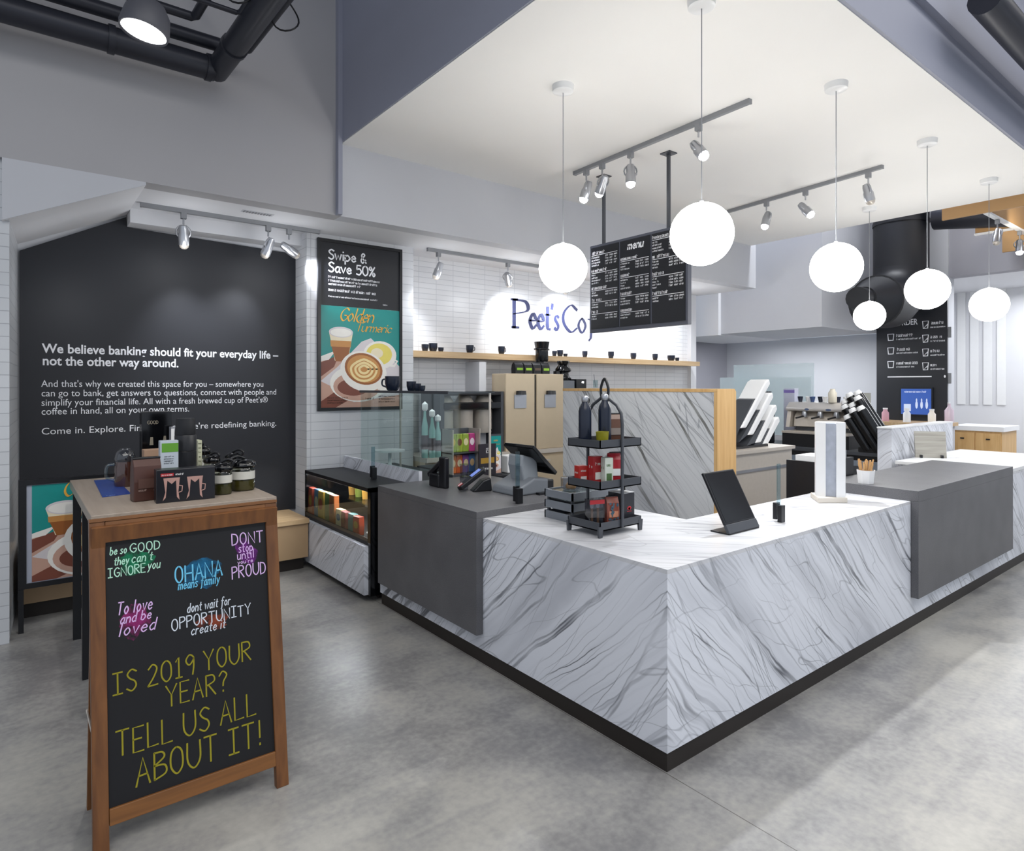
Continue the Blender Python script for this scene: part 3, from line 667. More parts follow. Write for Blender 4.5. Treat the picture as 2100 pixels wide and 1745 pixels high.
# ------------------------------------------------------------------ table merchandise (top at z = 1.05)
TZ = 1.05
o = MB().add([(-1.83, 3.50, TZ+.001), (-1.856, 2.68, TZ+.001), (-1.705, 2.72, TZ+.001), (-1.70, 3.50, TZ+.001), (-1.83, 3.50, TZ+.004), (-1.856, 2.68, TZ+.004), (-1.705, 2.72, TZ+.004), (-1.70, 3.50, TZ+.004)],
            [(0, 1, 2, 3), (7, 6, 5, 4), (0, 4, 5, 1), (1, 5, 6, 2), (2, 6, 7, 3), (3, 7, 4, 0)]).build('leaflet', col('24479a', .25))
MB().scribble(-1.83, -1.78, 2.70, .02, TZ+.0046).build('print', col('7f93c9', .5), o)
tag(o, 'long blue glossy leaflet lying on the display table', 'leaflet')
def coffee_bag(name, lab, w, d, h, c, loc, rz=0, clip=True, cat='coffee bag', lc=None, group=None):
    o = thing(name, lab, cat, loc, rz, group)
    p = [(-d/2, 0), (d/2, 0), (d*.55, h*.45), (d*.42, h*.80), (d*.16, h*.96), (d*.16, h), (-d*.16, h), (-d*.16, h*.96), (-d*.42, h*.80), (-d*.55, h*.45)]
    MB().prism(p, 'X', -w/2, w/2).build('bag', c, o, bevel=.008, seg=3)
    if clip: MB().box(-w*.5, w*.5, -d*.2, d*.2, h*.955, h*1.0).build('fold_clip', M_black, o, bevel=.003)
    q = MB(frame((0, -d*.55-.004, 0), (1, 0, 0), (0, 0, 1))); q.poly([(-w*.36, h*.30), (w*.36, h*.30), (w*.36, h*.52), (-w*.36, h*.52)])
    q.build('label_panel', lc or col('5c4038', .5), o); return o
M_brown = col('4b2c24', .4)
o = coffee_bag('coffee_bag', 'brown folded-top coffee bag at the table front by the blue leaflet', .145, .09, .25, M_brown, (-1.665, 2.43, TZ), .1)
q = MB(frame((0, -.054, 0), (1, 0, 0), (0, 0, 1))); q.scribble(-.05, -.01, .06, .012); q.ell(.035, .062, .008, .008); q.build('print', col('a38a80', .5), o)
o = thing('glass_jug', 'brown glass jug with rounded glossy lid behind the coffee bag', 'jug', (-1.69, 3.10, TZ))
MB().lathe([(.058, 0), (.064, .02), (.062, .12), (.055, .165), (0, .166)], n=22).build('jug_body', col('3f231c', .15, coat=1), o, smooth=40)
MB().lathe([(.058, .166), (.062, .185), (.052, .225), (.028, .247), (0, .252)], n=22).build('dome_lid', mat('smoked_lid', '2b2d33', .08, coat=1), o, smooth=40)
MB().tube(smoothc([(-.06, 0, .15), (-.10, 0, .14), (-.105, 0, .07), (-.06, 0, .04)], 5), .010, 8).build('handle', M_acr, o, smooth=60)
o = thing('gift_box', 'wide black box picturing two glass mugs at the table front', 'box', (-1.487, 2.29, TZ), -.03)
B(-.152, .152, -.045, .045, 0, .188).build('carton', col('17181f', .3), o, bevel=.003)
q = MB(frame((0, -.0462, 0), (1, 0, 0), (0, 0, 1))); q.poly([(-.13, .150), (-.065, .150), (-.065, .167), (-.13, .167)])
q.build('red_tab', M_red, o)
q = MB(frame((0, -.0470, 0), (1, 0, 0), (0, 0, 1))); q.scribble(-.125, -.07, .154, .009); q.scribble(-.055, -.01, .154, .011); q.build('lettering', M_paper, o)
for x in (-.075, .045):
    q = MB(frame((0, -.0465, 0), (1, 0, 0), (0, 0, 1)))
    q.poly([(x-.042, .14), (x+.042, .14), (x+.040, .125), (x-.040, .125)]); q.poly([(x-.040, .125), (x-.022, .125), (x-.03, .03), (x-.045, .012), (x-.032, .06)]); q.poly([(x+.040, .125), (x+.022, .125), (x+.026, .03), (x+.04, .012), (x+.034, .06)])
    q.poly([(x-.022, .125), (x+.022, .125), (x, .105)]); q.ribbon([(x+.036, .095), (x+.055, .09), (x+.052, .06), (x+.036, .055)], .005)
    q.build('mug_picture', col('b58f86', .3), o)
o = thing('carton', 'white carton with a green band left of the black canister', 'carton', (-1.516, 2.62, TZ))
B(-.05, .05, -.03, .03, 0, .325).build('carton_body', col('b9c3cd', .45), o, bevel=.002)
q = MB(frame((0, -.0312, 0), (1, 0, 0), (0, 0, 1))); q.poly([(-.042, .255), (.049, .255), (.049, .31), (-.042, .31)]); q.build('green_band', col('5f9a2e', .4), o)
q = MB(frame((0, -.0314, 0), (1, 0, 0), (0, 0, 1)));
for k in range(4): q.scribble(-.03, .025, .225-.014*k, .008)
q.write('No', -.035, .125, .03, .004); q.write('rush', -.035, .09, .03, .004); q.build('lettering', col('3a4048', .5), o)
o = thing('tall_box', 'tallest black box standing at the back of the display table', 'box', (-1.49, 3.24, TZ))
B(-.092, .092, -.05, .05, 0, .485).build('carton_body', M_blackg, o, bevel=.003)
q = MB(frame((0, -.0512, 0), (1, 0, 0), (0, 0, 1))); q.write('GOOD', -.058, .40, .022, .003); q.poly([(-.045, .255), (-.022, .255), (-.024, .31), (-.04, .31)]); q.poly([(.03, .24), (.06, .24), (.055, .315), (.042, .315)]); q.ell(-.035, .17, .016, .03); q.build('print', col('8a8272', .4), o)
o = thing('travel_canister', 'tall ribbed black canister standing in the middle of the table', 'canister', (-1.405, 2.70, TZ))
MB().lathe([(.055, 0), (.062, .01), (.063, .12), (.0605, .123), (.063, .126), (.063, .245), (.0605, .248), (.063, .251), (.063, .345), (.0605, .350)], n=26).build('canister_body', M_black, o, smooth=30)
MB().lathe([(.0605, .350), (.062, .355), (.057, .42), (.054, .455), (0, .458)], n=26).build('canister_lid', M_blackm, o, smooth=30)
o = B(-.022, .022, -.04, .04, 0, .38).build('slim_box', col('8f9197', .45), bevel=.002); o.location = (-1.402, 3.10, TZ); tag(o, 'slim grey box wedged beside the tallest black box', 'box')
B(-.023, -.004, -.0415, -.0405, .02, .37).build('white_strip', M_paper, o)
o = B(-.013, .013, -.05, .05, 0, .295).build('slim_box', col('c9cbb0', .5), bevel=.002); o.location = (-1.283, 2.93, TZ); tag(o, 'narrow white printed box right of the black canister', 'box')
q = MB(frame((0, -.0512, 0), (1, 0, 0), (0, 0, 1)));
for k in range(9): q.scribble(-.009, .009, .27-.03*k, .012)
q.build('print', col('55583a', .5), o)
o = B(-.05, .05, -.05, .05, 0, .25).build('kraft_box', col('a98a72', .6), bevel=.002); o.location = (-1.562, 2.92, TZ); tag(o, 'tan cardboard box behind the brown coffee bag', 'box')
def pitcher(lab, loc, h, w, tea, rz):
    o = thing('glass_pitcher', lab, 'pitcher', loc, rz, 'glass pitchers with black lids')
    MB().lathe([(w*.46, 0), (w*.5, .012), (w*.5, h*.62), (w*.42, h*.72)], n=4 if False else 20).build('glass_body', pane('pitcher_glass_'+tea, 'c9ccc4', .10), o, smooth=40)
    MB().lathe([(w*.44, .004), (w*.47, .014), (w*.47, h*.32), (0, h*.325)], n=20).build('contents', col(tea, .3), o, smooth=40)
    MB().lathe([(w*.505, h*.36), (w*.505, h*.60)], n=20, cap=False).build('paper_band', col('c9c8c0', .5), o, smooth=40)
    MB().lathe([(w*.44, h*.70), (w*.52, h*.76), (w*.50, h*.86), (w*.30, h*.95), (0, h*.96)], n=20, sx=1.1).build('lid', M_blackg, o, smooth=50)
    MB().tube(smoothc([(-w*.42, 0, h*.80), (-w*.62, 0, h*.98), (-w*.3, 0, h*1.06), (w*.1, 0, h*.98)], 5), .008, 8).build('handle', M_black, o, smooth=60)
    return o
pitcher('glass pitcher with black lid just right of the black gift box', (-1.262, 2.37, TZ), .20, .105, '5a5628', 2.6)
pitcher('widest glass pitcher, rightmost on the display table', (-1.122, 2.46, TZ), .205, .145, '6b6230', .4)
pitcher('glass pitcher behind, with a loop handle, right of the canister', (-1.215, 2.86, TZ), .20, .10, '4a4a30', 2.2)
pitcher('far glass pitcher at the back right of the display table', (-1.06, 2.90, TZ), .205, .11, '77703a', 2.4)
pitcher('tallest black-lidded pitcher by the narrow white printed box', (-1.215, 3.12, TZ), .25, .11, '33343a', 1.2)

# ================================================================== LIGHT FITTINGS
def globe(label, x, y):
    o = thing('globe_pendant', label, 'pendant lamp', (x, y, 3.845), 0, 'globe pendants over the counter')
    MB().lathe([(0, -.05), (.06, -.05), (.074, -.042), (.078, 0)], n=24).build('canopy', M_plate, o, smooth=50)
    MB().tube([(0, 0, -.05), (0, 0, -1.14)], .003, 6).build('cord', M_track, o)
    MB().lathe([(0, -.172)]+[(.172*math.sin(a), -.172*math.cos(a)) for a in [PI*i/18 for i in range(1, 18)]]+[(0, .172)], (0, 0, -1.295), 32).build('globe', M_globe, o, smooth=60)
    MB().lathe([(.02, -1.125), (.02, -1.145), (.012, -1.11), (0, -1.11)], n=12).build('cap', M_track, o)
    return o
globe('lit globe pendant over the till, first on the left counter arm', .80, 1.54)
globe('largest lit globe pendant hanging over the counter corner', .72, .33)
globe('lit globe pendant over the white tower on the right arm', 2.30, .33)
globe('lit globe pendant over the grey block, before the black order board', 3.96, .32)
globe('lit globe pendant at the far end of the right arm', 5.63, .32)
globe('smallest lit globe pendant hanging in front of the black duct', 5.75, 1.53)

def track(label, p0, p1, z, m=M_track, name='light_track'):
    o = thing(name, label, 'light track', (p0[0], p0[1], z))
    dx, dy = p1[0]-p0[0], p1[1]-p0[1]; Ln = math.hypot(dx, dy)
    Mx = Matrix.Rotation(math.atan2(dy, dx), 4, 'Z')
    MB(Mx).box(0, Ln, -.018, .018, -.035, 0).build('rail', m, o)
    MB(Mx).box(-.012, 0, -.02, .02, -.037, 0).box(Ln, Ln+.012, -.02, .02, -.037, 0).build('end_cap', m, o)
    return o
def head(label, x, y, z, tgt, e, lit=True, group=None, ang=48, blend=.7, colr=(.93, .96, 1), s=1.0):
    o = thing('track_spotlight', label, 'spotlight', (x, y, z), 0, group)
    d = (Vector(tgt)-Vector((x, y, z-.2))).normalized()
    up = d.orthogonal() if abs(d.z) < .2 else Vector((d.y, -d.x, 0)) if abs(d.x)+abs(d.y) > .01 else Vector((1, 0, 0))
    up = up.normalized(); Rm = frame((0, 0, -.2*s), up, d.cross(up)); Rm = Matrix((Rm.col[0], Rm.col[1], Rm.col[2], Rm.col[3])).transposed()
    # local z of Rm = aiming direction
    zax = d; xax = up; yax = zax.cross(xax)
    Mh = Matrix.Identity(4)
    for i in range(3): Mh[i][0], Mh[i][1], Mh[i][2], Mh[i][3] = xax[i]*s, yax[i]*s, zax[i]*s, (0, 0, -.2*s)[i]
    B(-.022*s, .022*s, -.022*s, .022*s, -.05*s, 0).build('adapter', M_track, o)
    MB().tube([(0, 0, -.05*s), (0, 0, -.10*s)], .008*s, 8).build('stem', M_silver, o)
    MB(Mh).tube([(.058*math.cos(a), 0, .058*math.sin(a)-.03) for a in [2*PI*i/14 for i in range(14)]], .008, 6, closed=True).build('yoke_ring', M_silver, o, smooth=60)
    MB(Mh).lathe([(.0, -.09), (.03, -.09), (.038, -.06), (.038, -.02), (.046, .0), (.046, .08), (.040, .082), (.038, .05)], n=18).build('lamp_can', M_silver, o, smooth=40)
    MB(Mh).lathe([(.0, .05), (.039, .05), (.043, .078), (.035, .105), (.018, .118), (0, .12)], n=16).build('lens', M_bulb if lit else M_steel, o, smooth=40)
    if e:
        p = Vector((x, y, z-.2*s))+d*.12*s
        spot('track_beam', p, tgt, e, ang, blend, colr, .05)
    return o
track('grey light track nearer the camera on the white dropped ceiling', (2.12, 2.79), (2.03, .84), 3.845)
track('grey light track farther along the white dropped ceiling', (4.54, 2.67), (4.32, .83), 3.845)
for (x, y, tg, lb) in ((2.105, 2.62, (1.6, 3.3, .9), 'lit silver spotlight at the poster end of the nearer ceiling track'), (2.095, 2.40, (2.6, 4.2, 1.2), 'lit silver spotlight second from the poster end, nearer ceiling track'),
                  (2.085, 2.04, (1.9, 1.8, .4), 'lit silver spotlight by the menu pole on the nearer ceiling track'), (2.055, 1.30, (1.7, -1.6, 0), 'lit silver spotlight beside the largest globe cord')):
    head(lb, x, y, 3.81, tg, 380 if y < 1.5 else 75, ang=120 if y < 1.5 else 48, blend=1 if y < 1.5 else .7)
for (x, y, tg, lit, lb) in ((4.475, 2.11, (3.6, 2.3, .9), 1, 'lit silver spotlight at the menu end of the farther ceiling track'), (4.42, 1.63, (4.5, -1.4, 0), 1, 'lit silver spotlight in the middle of the farther ceiling track'), (4.34, .96, (4.9, .5, .9), 0, 'unlit silver spotlight at the outer end of the farther ceiling track')):
    head(lb, x, y, 3.81, tg, (220 if y < 1.9 else 75) if lit else 0, lit, ang=110 if y < 1.9 else 48, blend=1)
track('grey light track under the low ceiling before the dark wall', (-1.447, 4.16), (.03, 4.16), 3.21, M_track)
for (x, tg, e, lb) in ((-1.14, (-1.0, 4.6, 1.7), 55, 'single silver spotlight aimed down the lettered dark wall'), (-.44, (-.75, 4.6, 1.9), 45, 'silver spotlight tilted left over the dark wall, one of a pair'), (-.25, (.45, 4.28, 2.6), 70, 'silver spotlight aimed toward the poster, one of a pair')):
    head(lb, x, 4.16, 3.175, tg, e, False, s=.95, ang=75, blend=1)
track('grey light track under the low ceiling before the tiled wall', (1.26, 4.18), (3.6, 4.18), 3.21, M_track)
for (x, tg, e, lb) in ((1.387, (1.0, 4.5, 1.6), 60, 'silver spotlight above the cups nearest the poster'), (2.35, (2.9, 4.65, 2.3), 90, 'silver spotlight left of the coffee sign, grey bodied'), (3.3, (3.6, 4.65, 2.5), 120, 'silver spotlight behind the globe over the coffee sign')):
    head(lb, x, 4.18, 3.175, tg, e*.75, False, s=.95, ang=110, blend=1)
spot('sign_wash', (4.6, 4.0, 3.15), (4.7, 4.65, 2.2), 90, 110, 1)
spot('sign_wash', (5.8, 4.0, 3.15), (5.8, 4.65, 2.0), 70, 110, 1)
o = thing('air_vent', 'small slotted air vent in the low ceiling by the dark wall', 'vent', (-.74, 3.86, 3.21)); MB().box(0, .26, 0, .07, -.004, 0).build('vent_frame', M_lgrey, o)
b = MB()
for k in range(10): b.box(.012+k*.024, .024+k*.024, .012, .058, -.008, -.003)
b.build('slats', M_track, o)
# dome pendant and pipes, top left
dm = thing('dome_pendant', 'grey dome pendant lamp lit white beneath the dark pipes', 'pendant lamp', (-1.765, 1.8, 3.45))
dm.rotation_euler = (.0, .18, 0)
MB().lathe([(.100, .004), (.108, 0), (.112, .02), (.100, .10), (.07, .15), (.03, .172), (0, .175)], n=28, cap=False).build('shade', mat('grey_shade', '4a4b52', .5), dm, smooth=40)
MB().lathe([(0, .012), (.104, .012)], n=28).build('diffuser', M_dome_in, dm)
MB().tube([(0, 0, .17), (0, 0, 2.8)], .008, 6).build('stem', M_blackm, dm)
spot('dome_beam', (-1.765, 1.8, 3.43), (-1.7, 1.9, 0), 60, 130, .8, (1, .98, .95))
def pipe(label, pts, r, name='ceiling_pipe', m=M_pipe, collars=()):
    o = thing(name, label, 'pipe', pts[0]); p0 = Vector(pts[0])
    MB().tube([tuple(Vector(p)-p0) for p in pts], r, 16).build('pipe_run', m, o, smooth=40)
    for c, ax in collars:
        c = Vector(c)-p0; d = Vector(ax).normalized()*.02
        MB().tube([tuple(c-d), tuple(c+d)], r*1.12, 16).build('collar', m, o, smooth=40)
    return o
pipe('thick dark duct running along the upper grey wall', [(-3.2, 3.28, 4.06), (-1.10, 3.28, 4.06)], .085, collars=[((-1.75, 3.28, 4.06), (1, 0, 0)), ((-1.14, 3.28, 4.06), (1, 0, 0))])
pipe('slim dark pipe above the wall duct', [(-3.2, 3.30, 4.25), (-1.02, 3.30, 4.26)], .05)
pipe('slim dark pipe that turns toward the entrance', [(-3.2, 2.95, 4.22), (-1.32, 2.95, 4.22), (-1.30, 2.92, 4.22), (-1.22, .6, 4.22)], .03)
pipe('thickest dark duct coming forward from the grey wall corner', [(-1.07, 3.34, 4.08), (-1.02, 1.2, 4.08)], .082, collars=[((-1.06, 2.9, 4.08), (0, 1, 0))])
pipe('thin dark pipe beside the forward duct with a cable loop', [(-1.02, 3.30, 4.28), (-.88, 3.30, 4.28), (-.86, 3.27, 4.28), (-.80, 1.0, 4.28)], .03)
pipe('thin black conduit crossing behind the dome lamp', [(-1.75, 2.5, 4.10), (-1.15, 2.5, 4.10), (-1.13, 2.47, 4.10), (-1.12, 1.2, 4.10)], .016)
for k, (x, y, z, lb) in enumerate(((-1.19, 2.3, 4.16, 'loose black cable loop around the turning pipe'), (-.84, 2.5, 4.20, 'loose black cable loop hanging on the right thin pipe'))):
    o = MB().tube([(.09*math.cos(a), .03*math.sin(2*a), .11*math.sin(a)) for a in [2*PI*i/20 for i in range(20)]], .006, 6, closed=True).build('cable_loop', M_blackm, smooth=60)
    o.location = (x, y, z); tag(o, lb, 'cable')
# top right pipes
pipe('dark duct crossing the top right above the slate bulkhead', [(2.75, -.42, 4.26), (6.5, -.42, 4.26)], .10)
pipe('slim dark pipe beside the top right duct', [(3.0, -.72, 4.20), (6.5, -.72, 4.20)], .03)

# ================================================================== HANGING MENU BOARD
mb = thing('menu_board', 'black hanging three-panel menu board on two ceiling poles', 'menu board', (2.42, 2.88, 2.26))
B(0, .05, -1.21, 0, 0, .895).build('board_frame', mat('menu_frame', '4a4d59', .45), mb)
for k in range(3):
    y1 = -.02-.395*k; B(-.006, .001, y1-.375, y1, .035, .87).build('menu_panel', col('101218', .4), mb)
for y in (-.17, -.98):
    MB().box(.012, .038, y-.013, y+.013, .895, 1.575).build('hanging_pole', M_greyd, mb); MB().box(-.03, .08, y-.055, y+.055, 1.575, 1.585).build('ceiling_plate', M_greyd, mb)
F = frame((-.007, 0, 0), (0, -1, 0), (0, 0, 1)); b = MB(F); rnd = random.Random(5)
for k in range(3):
    x0 = .03+.395*k
    rows = [.80, .62, .44, .32, .20] if k != 1 else [.68, .52, .34, .18]
    if k == 2: rows = [.82, .64, .48, .30]
    for i, y in enumerate(rows):
        b.scribble(x0, x0+rnd.uniform(.12, .22), y, .030); b.ribbon([(x0, y-.012), (x0+.35, y-.012)], .005)
        nxt = rows[i+1] if i+1 < len(rows) else y-.12
        r = y-.04
        while r > nxt+.045:
            b.scribble(x0, x0+rnd.uniform(.05, .13), r, .016)
            for c in range(3): b.scribble(x0+.19+.058*c, x0+.235+.058*c, r, .018)
            r -= .027
b.write('menu', .03+.395+.09, .775, .075, .014, width=.19, slant=.2)
b.build('lettering', M_wl, mb)

# sign lettering on tiled wall
sn = MB(frame((2.79, 4.643, 2.475), (1, 0, 0), (0, 0, 1)))
nb = .25
GL['F'] = (3.4, [smoothc([(4.4, 9.4), (3.2, 10), (2, 8), (2, 0)]), [(.3, 6), (4, 6)]])
sn.write('P', .02, .0, .355, .062, width=.23, nib=nb); sn.ribbon([(-.03, .355), (.08, .36)], .026); sn.ribbon([(-.02, 0), (.10, 0)], .026)
sn.write('eet', .28, .0, .33, .058, width=.36, nib=nb, gap=1.2); sn.write("'s", .665, .0, .33, .052, width=.13, nib=nb)
sn.write('C', .87, -.01, .37, .054, width=.27, nib=nb); sn.write('of', 1.16, -.01, .33, .046, width=.33, nib=nb, gap=1.0); sn.write('Fee', 1.50, .09, .31, .044, width=.58, nib=nb, gap=1.2)
tag(sn.build('sign_lettering', M_navyl), "large navy Peet's Coffee lettering mounted on the tiled wall", 'sign')
# shelf and cups
o = B(1.14, 6.42, 4.38, 4.649, 2.035, 2.105).build('wall_shelf', M_oakx); tag(o, 'long oak shelf on the tiled wall below the coffee sign', 'shelf')
for k, (x, r, h, hd) in enumerate(((1.382, .040, .077, 0), (1.487, .050, .094, 0), (1.591, .033, .05, 0), (1.994, .046, .093, 1), (2.467, .043, .096, 1), (3.345, .032, .071, 0), (3.445, .042, .084, 0), (3.542, .030, .04, 0), (3.907, .037, .087, 0), (4.428, .042, .097, 0), (4.907, .043, .093, 0), (5.402, .041, .096, 0), (5.79, .058, .084, 0), (5.94, .032, .054, 0))):
    o = mug(r, h, hd); o.location = (x, 4.46, 2.106); o.rotation_euler = (0, 0, .1*k if hd == 0 else 0)
    tag(o, f'dark navy cup on the oak wall shelf, {ORD[k]} counting from the poster', 'cup', 'cups on the oak wall shelf')
o = thing('coffee_canister', 'large black lidded canister hanging at the shelf front under the sign', 'canister', (2.97, 4.28, 2.02))
MB().lathe([(.075, 0), (.082, .02), (.082, .14), (.100, .15), (.095, .165), (.085, .17), (.10, .25), (0, .25)], n=20).build('canister_body', M_blackg, o, smooth=35)
MB().box(-.115, .115, -.02, .02, .145, .165).build('handles', M_blackg, o)
B(-.05, .05, .02, .10, -.02, .0).build('bracket', M_greyd, o)

# ================================================================== BACK COUNTER
bc = thing('back_counter', 'pale steel back counter along the tiled wall', 'counter', (1.15, 4.02, 0))
B(0, 5.2, 0, .62, .90, .95).build('worktop', M_steel, bc); B(.0, 5.2, .04, .62, .10, .90).build('cabinet', M_tan, bc)
for k in range(5): dd = B(.05+k*1.03, 1.03+k*1.03, .02, .04, .14, .86).build('door', M_tan, bc); MB().box(.45+k*1.03, .7+k*1.03, -.005, .02, .80, .82).build('handle', M_steel, dd)
B(0, 5.2, .1, .6, 0, .10).build('plinth', M_plinth, bc)
ub = thing('coffee_urn_brewer', 'wide stainless coffee urn brewer with a black top behind the snack rack', 'coffee brewer', (1.38, 4.08, .95))
B(0, .80, .0, .42, .0, .07).build('drip_tray', M_greyd, ub)
for k in range(3):
    c = (.13+k*.27, .20, .22); MB().lathe([(.105, 0), (.112, .01), (.112, .27), (.10, .28), (0, .28)], c, 20).build('urn', M_steel, ub, smooth=40)
    MB().tube([(.13+k*.27, .06, .27), (.13+k*.27, .02, .25)], .012, 8).build('tap', M_black, ub)
B(0, .80, .0, .42, .50, .58).build('hood', M_blackg, ub, bevel=.01)
B(.0, .80, .0, .42, .655, .70).build('lid', M_blackm, ub, bevel=.01)
for k in range(3): MB().lathe([(.11, .58), (.07, .65), (0, .655)], (.13+k*.27, .18, 0), 18).build('funnel', M_steel, ub, smooth=40)
B(-.03, .02, .0, .42, .0, .70).build('side_frame', M_greyd, ub); B(.79, .83, .0, .42, .0, .70).build('side_frame', M_greyd, ub)
for k, (x, y, h) in enumerate(((1.17, 4.10, .60), (1.235, 4.06, .52), (1.30, 4.05, .46))):
    o = thing('syrup_bottle', f'pale green syrup bottle with white pump cap by the urn brewer, {ORD[k]} from the pier', 'bottle', (x, y, .95), 0, 'syrup bottles beside the urn brewer')
    MB().lathe([(.034, 0), (.036, .01), (.036, h*.55), (.016, h*.72), (.014, h*.85)], n=16).build('glass', col('7fa9a4', .15), o, smooth=40)
    MB().lathe([(.02, h*.83), (.032, h*.86), (.032, h*.95), (0, h)], n=14).build('cap', M_plate, o, smooth=40)
    MB().lathe([(.037, h*.15), (.037, h*.4)], n=16, cap=False).build('bottle_label', col('3c2f36', .5), o)
tg = thing('coffee_brewer_tower', 'pair of tall beige steel brewer towers left of the marble partition', 'brewer', (2.22, 4.05, .95))
for x in (.0, .47):
    B(x, x+.44, 0, .28, .0, .91).build('tower_panel', M_tan, tg, bevel=.01)
    B(x+.12, x+.30, -.012, -.001, .50, .66).build('paper_note', M_silver, tg)
    MB().lathe([(0, .05), (.06, .045), (.065, 0)], (x+.21, -.02, .66), 14).build('knob', M_black, tg, smooth=40)
B(.44, .47, .02, .26, 0, .9).build('gap_strip', M_blackm, tg)
for k, x in enumerate((2.48, 2.62, 2.76, 2.90)):
    o = coffee_bag('coffee_bag', f'black coffee bag with lime print on the beige towers, {ORD[k]} from the poster', .125, .08, .135, M_black, (x, 4.16, 1.861), 0, False, lc=col(['7fae1e', '96c22a', '5c4a3a', '8fbf2a'][k], .4), group='black coffee bags on the beige towers')
o = B(0, .19, 0, .3, 0, .83).build('steel_housing', M_grey, bevel=.004); o.location = (3.14, 4.06, .951); tag(o, 'tall grey steel housing carrying the black grinder', 'housing')
o = thing('coffee_grinder', 'black coffee grinder on the grey housing under the oak shelf', 'grinder', (3.26, 4.2, 1.782))
MB().lathe([(.10, 0), (.105, .03), (.075, .06), (.07, .10), (.105, .12), (.10, .15), (.06, .2), (.085, .24), (.08, .25), (0, .25)], n=16).build('grinder_body', M_blackg, o, smooth=40)
MB().box(-.14, -.08, -.03, .03, .08, .12).build('spout', M_black, o)
o = B(0, .18, 0, .2, 0, .85).build('black_dispenser', M_black, bevel=.004); o.location = (3.36, 4.06, .951); tag(o, 'black dispenser with a tiny white light beside the grey housing', 'dispenser')
B(.10, .13, -.003, .0, .80, .82).build('indicator', M_bulb, o)
o = thing('pen_glass', 'clear glass with pens standing behind the partition top', 'glass', (3.95, 4.3, .951)); B(-.15, .15, -.08, .08, 0, .74).build('box', M_lgrey, o); MB().lathe([(.03, .74), (.035, .84)], n=14).build('glass', M_glassm, o); MB().tube([(0, 0, .75), (-.03, 0, .92)], .004, 6).build('pen', M_grey, o)

# ================================================================== ON THE LEFT GREY BLOCK (z .942)
GZ = .942
def acrylic(label, loc, h, w=.10, rz=0.0):
    o = thing('sign_holder', label, 'sign holder', loc, rz)
    B(-.022, .022, -.03, -.004, 0, .10).build('clamp_block', M_black, o, bevel=.002); B(-.018, .022, .004, .028, .012, .112).build('clamp_block', M_black, o, bevel=.002)
    B(-.016, .016, -.004, .004, .02, h).build('acrylic_sheet', M_acr, o)
    return o
acrylic('clear acrylic sign holder on the display case by the kerb', (.20, 3.33, .901), .28)
acrylic('clear acrylic sign holder at the outer corner beside the till', (.33, 1.47, GZ), .34)
acrylic('clear acrylic sign holder on the right arm between tablet and tower', (1.33, .22, .901), .345, rz=0)
o = thing('desk_phone', 'black desk phone with a slanted handset on the grey block', 'phone', (.26, 2.30, GZ))
B(.0, .045, -.045, .045, 0, .235).build('upright_body', M_black, o, bevel=.012)
MB(Matrix.Translation((.03, .11, .10)) @ Matrix.Rotation(-.55, 4, 'X')).box(-.02, .03, -.10, .12, .02, .065).build('handset', M_black, o, bevel=.015)
B(-.01, .06, .03, .17, 0, .10).build('cradle', M_black, o, bevel=.01)
o = thing('cup_stack', 'stack of clear plastic cups between the phone and card terminal', 'cups', (.36, 2.14, GZ))
for k in range(2): MB().lathe([(.028, .0+.09*k), (.036, .10+.09*k), (.038, .10+.09*k)], n=18).build('cup', pane('cup_plastic%d' % k, 'd0d2da', .16), o, smooth=40)
o = thing('card_terminal', 'black card terminal with a blue screen and red white stripes', 'card terminal', (.38, 2.05, GZ), -.35)
T = Matrix.Rotation(.55, 4, 'Y') if False else Matrix.Translation((0, 0, .08)) @ Matrix.Rotation(-.62, 4, 'Y')
MB(T).prism([(-.11, -.04), (.10, -.045), (.12, .0), (.10, .045), (-.11, .04), (-.13, 0)], 'Z', .0, .035).build('terminal_body', M_black, o, bevel=.008)
MB(T).box(.0, .085, -.033, .033, .0355, .037).build('screen', mat('blue_screen', '6f86d8', .15, emit=.35), o)
MB(T).box(-.115, -.08, -.03, -.012, .0355, .037).box(-.115, -.08, .012, .03, .0355, .037).build('stripe', M_red, o)
MB(T).box(-.115, -.08, -.010, .010, .0355, .037).build('stripe', M_paper, o)
MB().prism([(-.02, 0), (.13, 0), (.12, .10), (.06, .08)], 'Y', -.05, .05).build('stand', M_black, o, bevel=.01)
o = thing('till', 'grey point of sale till with slanted black touch screen', 'till', (.62, 1.80, GZ))
MB().prism([(-.15, 0), (.15, 0), (.15, .10), (.02, .115), (-.13, .05)], 'Y', -.14, .16).build('till_base', M_grey, o, bevel=.015, seg=3)
MB().prism([(-.02, .08), (.12, .08), (.10, .24), (-.04, .28), (-.05, .2)], 'Y', -.07, .09).build('neck', mat('till_grey', '8c9298', .4), o, bevel=.015, seg=3)
MB(Matrix.Translation((.06, 0, .22)) @ Matrix.Rotation(.75, 4, 'Y')).box(-.14, .16, -.17, .17, .02, .05).build('touch_screen', M_blackg, o, bevel=.006)
B(.10, .22, -.12, .12, 0, .09).build('receipt_printer', M_black, o, bevel=.01)
B(.02, .10, -.19, -.15, 0, .015).build('cable_tray', M_black, o)
